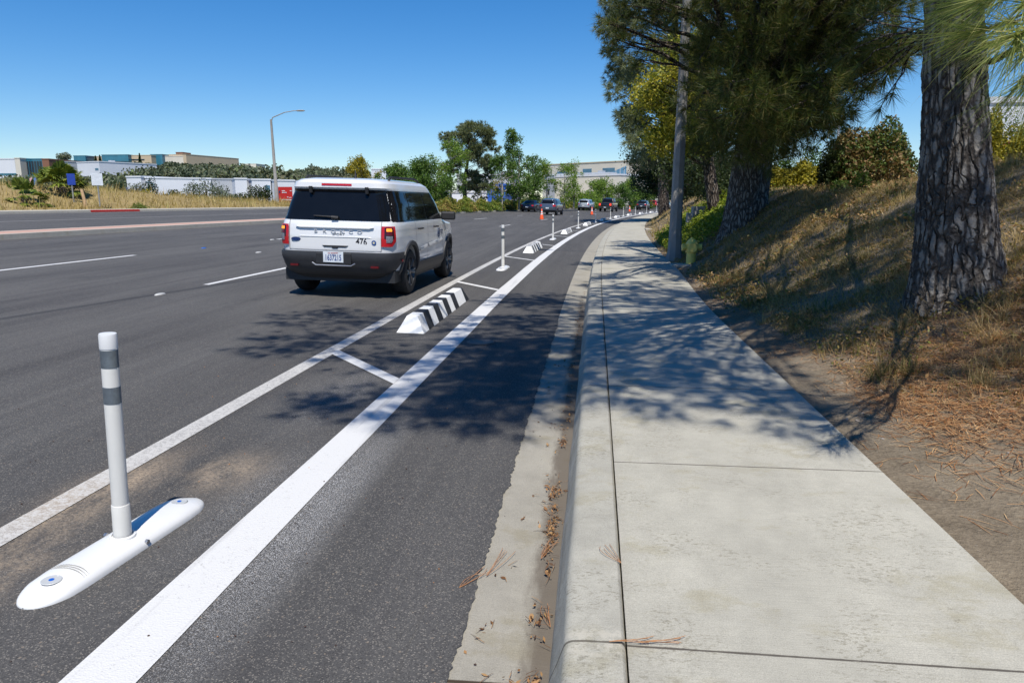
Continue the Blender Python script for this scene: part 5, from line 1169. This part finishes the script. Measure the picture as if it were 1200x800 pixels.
# glass wedge
a = at(700, 209, 226); b = at(732, 196, 240); r = empty('building', (a[0], a[1], 0), 0, 'blue glass wedge shaped hall between the pale blocks', 'building', 'distant buildings')
W_ = b[0] - a[0]; mb = MB(); mb.prism([(0, 0), (W_, 0), (W_, b[2] - .2), (0, a[2])], 0, 14, axis='y'); mb.build('glass_hall', M['skyglass'], r)
mb = MB()
for i in range(7): x = W_ * (i + .5) / 7; mb.box(x - .07, x + .07, -.12, -.02, 0, a[2] + (b[2] - .2 - a[2]) * (i + .5) / 7)
mb.build('mullion', M['bgrey'], r); mb = MB(); mb.box(W_ * .45, W_, -.1, -.03, 5.2, 8); mb.build('window', M['win'], r)
facade(727, 775, 205.5, 215, 235, 24, 'cream', 'cream block with tall dark windows right of the glass hall', [(x, x + .045, z, z2, 'win') for x in (.42, .54, .70, .80) for z, z2 in ((.48, .70), (.22, .40))], roofm='bwhite')
r, L, Hh = facade(1152, 1400, 121, 62, 62, 6, 'bwhite', 'long white building above the golden shrubs at right', wgrid(.42, .8, 6, .62, .78, 'bgrey', .6), zb=1.5)

# ------------------------------------------------------------------ palms
def palm(base, ht, R_, nfr, label, seed, tr, dead=5, lean=(.0, .0)):
    rg = np.random.default_rng(seed); r = empty('fan_palm', base, 0, label, 'palm tree', 'fan palms in the dry field'); mb = MB()
    z = np.linspace(0, ht, 14); pts = [(lean[0] * (t / ht), lean[1] * (t / ht), t) for t in z]; mb.tube(pts, tr * (1.15 - .35 * z / ht) * (1 + .06 * (np.arange(14) % 2)), 12)
    for t in np.arange(.1, ht, .12):                                  # old leaf boots
        for a in np.arange(0, 6.28, .7): q = a + t * 5; x, y = lean[0] * t / ht, lean[1] * t / ht; R0 = tr * (1.12 - .3 * t / ht); mb.tube([(x + R0 * math.cos(q), y + R0 * math.sin(q), t), (x + (R0 + .08) * math.cos(q), y + (R0 + .08) * math.sin(q), t + .1)], [.05, .02], 4)
    mb.build('trunk', M['bark2'], r, fixn=False); top = np.array([lean[0], lean[1], ht]); G = []; D = []
    for i in range(nfr):
        a = rg.random() * 6.283; el = rg.uniform(-.25, 1.4); de = i < dead
        if de: el = rg.uniform(-.9, -.5)
        d = np.array([math.cos(a) * math.cos(el), math.sin(a) * math.cos(el), math.sin(el)]); L = R_ * rg.uniform(.45, .62); hub = top + d * L; fr = R_ * rg.uniform(.42, .55)
        s_ = np.cross(d, [0, 0, 1]); s_ /= np.linalg.norm(s_) + 1e-6; n_ = np.cross(s_, d); out = D if de else G
        out.append(np.array([top - s_ * .02, top + s_ * .02, hub + s_ * .015, hub - s_ * .015]))
        for t in np.linspace(-1.45, 1.45, 22):
            q = d * math.cos(t) + s_ * math.sin(t) + n_ * .12 * math.cos(2 * t); l_ = fr * (1 - .18 * abs(t)); tip = hub + q * l_ - np.array([0, 0, .28 * l_ * rg.random() + .12 * l_]); w_ = unit(np.cross(q, n_)) * l_ * .075; mid = hub + q * l_ * .6
            out.append(np.array([hub, mid + w_, tip, mid - w_]))
    np_mesh('fronds', np.concatenate(G), 4, M['palmleaf'], r)
    if D: np_mesh('dead_fronds', np.concatenate(D), 4, M['palmdead'], r)
    return r
b = at(78, 246, 50.5); palm((b[0], 50.5, b[2] - .1), 1.75, 2.25, 44, 'large bushy fan palm with a thick leaning trunk beside the blue sign', 1, .34, 6, (-.4, .1))
b = at(33, 248, 45); palm((b[0], 45, b[2] - .1), .9, 1.7, 22, 'small fan palm at the left edge of the dry field', 2, .24, 2, (-.15, 0))

# ------------------------------------------------------------------ woodland on the far hill
rg = np.random.default_rng(99); V = []
def crown(P, rx, rz_, n, sz): 
    u_ = rnd_unit(n, rg); q = rg.random((n, 1)) ** .3; V.append(leaves(P + u_ * q * np.array([rx, rx, rz_]) * (1 + .15 * np.sin(u_[:, :1] * 6 + P[0])), sz, rg, asp=.8))
cnt = 0
for i in range(20000):
    if cnt > 1350: break
    md = i % 4
    if md == 0: px = rg.uniform(-60, 150) if i % 8 else rg.uniform(84, 150); y = rg.uniform(245, 304)
    elif md == 1: px = rg.uniform(100, 300); y = rg.uniform(330, 500) if i % 8 > 4 else rg.uniform(440, 500)
    else: px = rg.uniform(-60, 640); y = 206 + 520 * rg.random() ** 1.1
    x = (px - 698) / 830 * y
    z = float(zfar(np.array(x), np.array(y)))
    if (128 < px < 400) and 203 < y < 268: continue
    if (px < 122) and 305 < y < 390: continue
    if (78 < px < 252) and 500 < y < 615: continue
    s_ = (1.4 + 5.2 * rg.random() ** 1.6) * (1.2 if md == 0 else 1); hgt = s_ * rg.uniform(.7, 1.1)
    pyt = 237 - 830 * (z + 2 * hgt - 1.5) / y
    lim = np.interp(px, [-60, 60, 118, 122, 190, 250, 300, 420, 520, 640], [198, 199, 200, 188, 189, 189, 191, 193, 200, 212])
    if pyt < lim - 2 * rg.random() + 3.5 * float(nz(px * .09, 1.)) + 1.5: continue
    crown(np.array([x, y, z + hgt * .8]), s_, hgt, 130, 1.1 + y * .0013); cnt += 1
np_mesh('woodland', np.concatenate(V), 4, M['farleaf'])
o = bpy.data.objects['woodland']; tag(o, 'dark green scrub and trees covering the far hillside', 'woodland', kind='stuff')
# individual trees and bushes that stand out
def ftree(px, py0, py1, wpx, Y, mt, lab, seed, conifer=False):
    rg2 = np.random.default_rng(seed + 900); b = at(px, py1, Y); t = at(px, py0, Y); Hh = t[2] - b[2]; s_ = wpx * Y / F / 2 * 1.15; r = empty('tree', tuple(b), 0, lab, 'tree', 'trees standing out on the far side'); n = 900
    u_ = rnd_unit(n, rg2); q = rg2.random((n, 1)) ** .35
    if conifer: zz = rg2.random(n); P = np.stack([u_[:, 0] * s_ * (1 - zz), u_[:, 1] * s_ * (1 - zz), zz * Hh], 1)
    else: P = u_ * q * np.array([s_, s_, Hh * .45]) * (1 + .2 * np.sin(u_[:, :1] * 7 + seed)) + np.array([0, 0, Hh * .55])
    np_mesh('crown', leaves(P, max(.25, Y * .0022), rg2, asp=.7), 4, M[mt], r); mb = MB(); mb.tube([(0, 0, -2), (0, 0, Hh * .5), (0, 0, Hh * .9)], [.05 * s_ + .1, .04 * s_ + .05, .03], 6); mb.build('trunk', M['bark2'], r)
for i, a in enumerate([(76, 179, 190, 14, 350, 'farleaf', 'round dark tree on the ridge above the grey building', False), (165, 180, 198, 5, 480, 'darkleaf', 'tall dark conifer in front of the tan ridge building', True), (113, 183, 194, 4, 480, 'darkleaf', 'small dark conifer left of the long teal building', True), (118, 182, 194, 4, 470, 'darkleaf', 'slim conifer directly beside the long teal building', True),
    (142, 212, 238, 13, 150, 'darkleaf', 'dark bush left of the lettered warehouse', False), (161, 214, 236, 22, 150, 'farleaf', 'dark tree in front of the lettered warehouse', False), (179, 208, 238, 15, 150, 'darkleaf', 'ragged dark tree before the long warehouse wall', False), (172, 222, 238, 14, 140, 'yellowleaf', 'yellowish bush at the foot of the warehouse', False),
    (228, 212, 240, 20, 140, 'farleaf', 'dark tree hiding part of the long warehouse', False), (243, 209, 240, 28, 145, 'farleaf', 'broad dark tree in front of the grey warehouse section', False), (258, 216, 240, 22, 140, 'farleaf', 'round tree right of the broad dark one', False), (205, 222, 240, 14, 135, 'darkleaf', 'low bush under the warehouse windows', False),
    (300, 217, 240, 18, 140, 'darkleaf', 'dark tree left of the lamp post', False), (312, 218, 241, 13, 135, 'darkleaf', 'slim dark tree beside the lamp post', False), (285, 226, 241, 26, 135, 'darkleaf', 'low bushes before the narrow white block', False), (268, 226, 240, 22, 138, 'farleaf', 'low rounded bush in front of the grey section', False),
    (383, 196, 222, 26, 200, 'farleaf', 'dark tree over the left of the white SUV roof', False), (418, 184, 210, 22, 240, 'yellowleaf', 'thin yellowish tree over the white SUV', False), (360, 200, 230, 30, 260, 'farleaf', 'dark tree behind the left edge of the white SUV', False), (100, 218, 238, 18, 120, 'midleaf', 'green bush between the palm and the pale sign', False), (130, 222, 238, 20, 130, 'farleaf', 'low dark bush right of the pale sign', False), (20, 212, 236, 50, 110, 'farleaf', 'wide dark bush behind the small palm', False)]):
    ftree(a[0], a[1], a[2], a[3], a[4], a[5], a[6], i, a[7])

# ------------------------------------------------------------------ ground cover
def blades(U, V_, zf, hmin, hmax, w_, rg, lean=.6):
    n = len(U); X = U + off(V_); Z = zf(U, V_) - .01; h = rg.uniform(hmin, hmax, n) * (.6 + .9 * sstep(-.3, .9, nz(U, V_, 5.5, 2.))); a = rg.random(n) * 6.283; b = rg.random(n) * 6.283; l_ = lean * rg.random(n) ** .7
    s_ = np.stack([np.cos(a), np.sin(a), 0 * a], 1) * w_ * .5; P = np.stack([X, V_, Z], 1); t = P + np.stack([np.cos(b) * h * l_ * 1.3, np.sin(b) * h * l_ * 1.3, h * np.sqrt(1 - np.clip(l_, 0, .97) ** 2)], 1)
    return np.stack([P - s_, P + s_, t], 1).reshape(-1, 3)
rg = np.random.default_rng(123)
def scatter(n, u0, u1, v0, v1, maskf):
    U = rg.uniform(u0, u1, n); V_ = rg.uniform(v0, v1, n); k = rg.random(n) < maskf(U, V_); return U[k], V_[k]
def bankmask(u, v):
    d = u - swr(v); lim = np.interp(v, [0, 3.5, 4.6, 6, 8, 16, 30], [3.2, 1.9, .95, .5, .30, .2, .2]); m = sstep(lim - .25, lim + .35, d + .15 * nz(u, v, 2.2)) * (.45 + .55 * sstep(-.35, .3, nz(u, v, 2.7, 1.)))
    bare = np.exp(-(((u - 5.6) / 1.8) ** 2 + ((v - 18.5) / 3.2) ** 2)); hyc = np.exp(-(((u - 2.0) / .32) ** 2 + ((v - 15.4) / .9) ** 2) ** 2); return np.clip(m * (1 - .9 * bare) * (1 - hyc), 0, 1)
g1 = [blades(*scatter(230000, 1.9, 9, 2.8, 10, bankmask), zbank_n, .03, .13, .007, rg, .97), blades(*scatter(130000, 1.7, 9, 10, 22, bankmask), zbank_n, .04, .14, .011, rg, .95), blades(*scatter(40000, 1.8, 10, 22, 70, bankmask), zbank_n, .06, .2, .03, rg, .9)]
o = np_mesh('dry_grass', np.concatenate(g1), 3, M['grass']); tag(o, 'matted dry brown grass covering the bank', 'grass', kind='stuff')
dc_ = []
for n_, a_ in ((100000, (1.9, 8, 2.8, 9, .036)), (80000, (1.7, 8, 9, 18, .055)), (24000, (1.7, 9, 18, 32, .09))):
    u_, v_ = scatter(n_, a_[0], a_[1], a_[2], a_[3], lambda u, v: bankmask(u, v) * sstep(-.5, .5, nz(u, v, 2.3, 1.3)))
    dc_.append(leaves(np.stack([u_ + off(v_), v_, zbank_n(u_, v_) + .005 + .16 * rg.random(len(u_)) * sstep(-.4, .8, nz(u_, v_, 4.3, .7))], 1), a_[4], rg, .6, .5))
o = np_mesh('dry_ground_cover', np.concatenate(dc_), 4, leafmat('dry_cover_leaves', [(.10, .07, .03), (.24, .14, .055), (.16, .18, .04), (.46, .28, .12), (.36, .20, .08), (.13, .18, .03)], .3, patch=2.)); tag(o, 'low brown and olive leafy cover matted over the bank', 'ground cover', kind='stuff')
cu, cv = scatter(900, 1.8, 8, 3.6, 15, lambda u, v: bankmask(u, v) * .6)
k_ = rg.integers(25, 80, len(cu)); tu = np.repeat(cu, k_) + rg.normal(0, .03, k_.sum()); tv = np.repeat(cv, k_) + rg.normal(0, .03, k_.sum())
o = np_mesh('grass_tufts', blades(tu, tv, zbank_n, .08, .24, .006, rg, .9), 3, M['grass']); tag(o, 'taller straw tufts standing out of the matted bank grass', 'grass', kind='stuff')
gm = lambda u, v: bankmask(u, v) * sstep(.15, .7, nz(u, v, 1.9, 3.))
o = np_mesh('green_weeds', np.concatenate([blades(*scatter(60000, 1.9, 8, 3, 12, gm), zbank_n, .03, .09, .009, rg, .8), blades(*scatter(20000, 1.9, 8, 12, 24, gm), zbank_n, .04, .12, .015, rg, .8)]), 3, M['greengrass']); tag(o, 'green weeds growing through the dry grass on the bank', 'weeds', kind='stuff')
# bright ground cover round the lamp post
U = []; 
def gcmask(u, v): return np.exp(-(((u - 2.9) / 1.1) ** 2 + ((v - 22.5) / 4.2) ** 2) ** 1.5) * 1.2
u_, v_ = scatter(42000, 1.85, 4.6, 17.2, 29, gcmask); P = np.stack([u_ + off(v_), v_, zbank_n(u_, v_) + .05 + .28 * rg.random(len(u_)) * (1 + .5 * nz(u_, v_, 3.))], 1)
o = np_mesh('ground_cover', leaves(P, .075, rg, .9, .6), 4, leafmat('lime_ground_cover', [(.10, .16, .012), (.20, .26, .02), (.32, .34, .035)], .35)); tag(o, 'lime green ground cover beside the lamp post', 'ground cover', kind='stuff')
# tall dry grass in the far field
def fm(u, v): return .55 + .45 * nz(u, v, .35)
u_, v_ = scatter(60000, -62, -36.6, 20, 130, fm); zf = lambda u, v: zmound(u, v)
o = np_mesh('tall_dry_grass', blades(u_, v_, zf, .25, .75, .06, rg, .5), 3, M['straw']); tag(o, 'tall straw coloured grass on the far side of the road', 'grass', kind='stuff')
for j, (px, Y) in enumerate([(163, 52), (237, 66)]):
    b = at(px, 246, Y); shrub('weed_clump', b, (.7, .7, .55), 500, M['greengrass'], .13, ['green weed clump at the edge of the far field, nearer the signs', 'green weed clump at the edge of the far field, nearer the lamp post'][j], 'weeds', 'weed clumps at the field edge', seed=90 + j, stems=False)

# fallen pine needles and leaves
def litter(P, L, w_, rg, zj=.004):
    n = len(P); a = rg.random(n) * 6.283; l_ = L * rg.uniform(.5, 1.15, n); d = np.stack([np.cos(a), np.sin(a), rg.normal(0, .03, n)], 1); s_ = np.stack([-np.sin(a), np.cos(a), 0 * a], 1) * w_ / 2
    A = P - d * l_[:, None] / 2; B = P + d * l_[:, None] / 2; A[:, 2] = np.maximum(A[:, 2], P[:, 2] - .002); B[:, 2] = np.maximum(B[:, 2], P[:, 2] - .002)
    m = (A + B) / 2 + s_ / w_ * l_[:, None] * rg.normal(0, .07, (n, 1)); m[:, 2] += zj
    return np.concatenate([np.stack([A - s_, A + s_, m + s_, m - s_], 1), np.stack([m - s_, m + s_, B + s_ * .3, B - s_ * .3], 1)]).reshape(-1, 3)
V = []
def lm(u, v): d = u - swr(v); return np.clip(1.6 * np.exp(-((v - 4.7 - .25 * d) / .8) ** 2) * sstep(.2, .7, d) + .012 + .35 * np.exp(-((d - .35) / .4) ** 2) * sstep(5, 7, v) * sstep(-.5, .4, nz(u, v, 2.)) + .03 * sstep(0, .5, nz(u, v, 1.3, 5.)), 0, 1)
u_, v_ = scatter(130000, 1.55, 6.2, 1.8, 12, lm); V.append(litter(np.stack([u_ + off(v_), v_, zbank_n(u_, v_) + .003 + .030 * rg.random(len(u_)) * sstep(.25, .8, u_ - swr(v_))], 1), .17, .0036, rg, .002))
u_, v_ = scatter(7000, 1.6, 4.5, 12, 24, lambda u, v: .3 + 0 * u); V.append(litter(np.stack([u_ + off(v_), v_, zbank_n(u_, v_) + .02], 1), .2, .008, rg))
o = np_mesh('pine_litter', np.concatenate(V), 4, M['litter']); tag(o, 'rust coloured fallen pine needles strewn over the dirt and bank', 'pine litter', kind='stuff')
# twigs, bark chips and stones on the dirt
mb = MB()
for i in range(170):
    u = rg.uniform(1.6, 5); v = rg.uniform(1.9, 5.5); s_ = rg.uniform(.004, .014) * (2 if rg.random() < .06 else 1); p = np.array([u, v, float(zbank_n(np.array(u), np.array(v))) + s_ * .3]); Q = rnd_unit(6, rg) * s_ * .3 + np.array([[1, 0, 0], [-1, 0, 0], [0, 1, 0], [0, -1, 0], [0, 0, .7], [0, 0, -.7]]) * s_
    mb.add(p + Q, [(0, 2, 4), (2, 1, 4), (1, 3, 4), (3, 0, 4), (2, 0, 5), (1, 2, 5), (3, 1, 5), (0, 3, 5)])
o = mb.build('pebbles', flat('pebble', (.22, .19, .16), .9, var=.4, scale=3), fixn=False); tag(o, 'small stones and chips on the bare dirt', 'pebbles', kind='stuff')
# gutter leaves
P = []
for c, n, s_ in ((3.55, 26, .10), (3.15, 46, .13), (2.75, 8, .05), (2.35, 9, .06), (4.3, 12, .12), (4.9, 14, .2), (6.2, 30, .5), (8, 40, .8), (2.0, 10, .05), (10.5, 40, 1.2), (1.9, 6, .1)):
    v = rg.normal(c, s_, n); u = -.15 - np.abs(rg.normal(0, .035, n)); P.append(np.stack([u + off(v), v, -.012 + .018 * rg.random(n)], 1))
u = rg.uniform(-.4, -.1, 40); v = rg.uniform(1.8, 7, 40); P.append(np.stack([u, v, 0 * u + .002 - .02 * (u + .45) / .335 + .004], 1)); P = np.concatenate(P)
o = np_mesh('gutter_leaves', np.concatenate([leaves(P, .030, rg, 1.6, .42), leaves(P + rg.normal(0, .02, P.shape) * np.array([.6, 1.6, .12]), .017, rg, 1.2, .6), litter(P + rg.normal(0, .015, P.shape) * np.array([.6, 1.5, .1]), .07, .0022, rg)]), 4, leafmat('gutter_leaf_brown', [(.05, .025, .012), (.16, .075, .03), (.32, .17, .07), (.38, .24, .11)], .12)); tag(o, 'dry brown leaves caught in the gutter along the kerb', 'fallen leaves', kind='stuff')
# fallen needle bundles lying singly
def bundle(c, L, a, lab, n=4):
    P = []; rr = np.random.default_rng(int(c[1] * 100)); V = []
    for i in range(n):
        b = a + rr.normal(0, .10); t = np.linspace(0, 1, 6); x = c[0] + np.cos(b) * L * t + .012 * i * np.sin(t * 2.5) * (rr.random() - .5) * 3; y = c[1] + np.sin(b) * L * t + .02 * t * t * rr.normal(); V.append(np.stack([x, y, c[2] + .003 + .004 * np.sin(t * 3.1)], 1))
    mb = MB()
    for q in V: mb.tube(q, .0010, 5)
    o = mb.build('needle_bundle', flat('dead_needle', (.36, .17, .07), .6, var=.3, scale=40), smooth=True, fixn=False); tag(o, lab, 'pine needles', 'single fallen needle bundles'); return o
def gp(px, py, z): r = fw * F + rt * (px - 600) + up * (400 - py); return np.array([0, 0, H]) + r * ((z - H) / r[2])
for (x0, y0), (x1, y1), z, lb in (((538, 689), (565, 668), .006, 'brown needle bundle on the asphalt edge beside the gutter'), ((570, 675), (597, 646), .004, 'long brown needle bundle lying on the gutter pan'), ((714, 752), (762, 754), .146, 'brown needles lying across the kerb joint'), ((748, 753), (800, 754), .146, 'brown needles beside the kerb joint at the walk edge'),
                             ((728, 660), (712, 640), .146, 'small needle bundle on the kerb top'), ((634, 655), (652, 630), -.006, 'needle bundle in the gutter below the leaf pile'), ((645, 735), (640, 708), -.01, 'needle bundle standing by the leaves at the kerb foot')):
    a = gp(x0, y0, z); b = gp(x1, y1, z); bundle(a, np.linalg.norm(b - a), math.atan2(b[1] - a[1], b[0] - a[0]), lb)
# dark specks (seed cones, grit) on the road
mb = MB()
for i in range(150):
    u = rg.uniform(-4, -.15); v = rg.uniform(1.8, 6); s_ = rg.uniform(.002, .006); z = float(zroad(np.array(u))) if u < -.45 else -.02 * (u + .45) / .335; c = np.array([u, v, z + s_ * .6 + .001]); Q = np.array([[1, 0, 0], [-1, 0, 0], [0, 1, 0], [0, -1, 0], [0, 0, .8], [0, 0, -.6]]) * s_
    mb.add(c + Q, [(0, 2, 4), (2, 1, 4), (1, 3, 4), (3, 0, 4), (2, 0, 5), (1, 2, 5), (3, 1, 5), (0, 3, 5)], int(rg.random() < .4))
o = mb.build('road_grit', [flat('seed_brown', (.05, .025, .015), .7), flat('leaf_bit', (.35, .16, .06), .8)], fixn=False); tag(o, 'tiny seeds and leaf crumbs scattered on the asphalt', 'grit', kind='stuff')
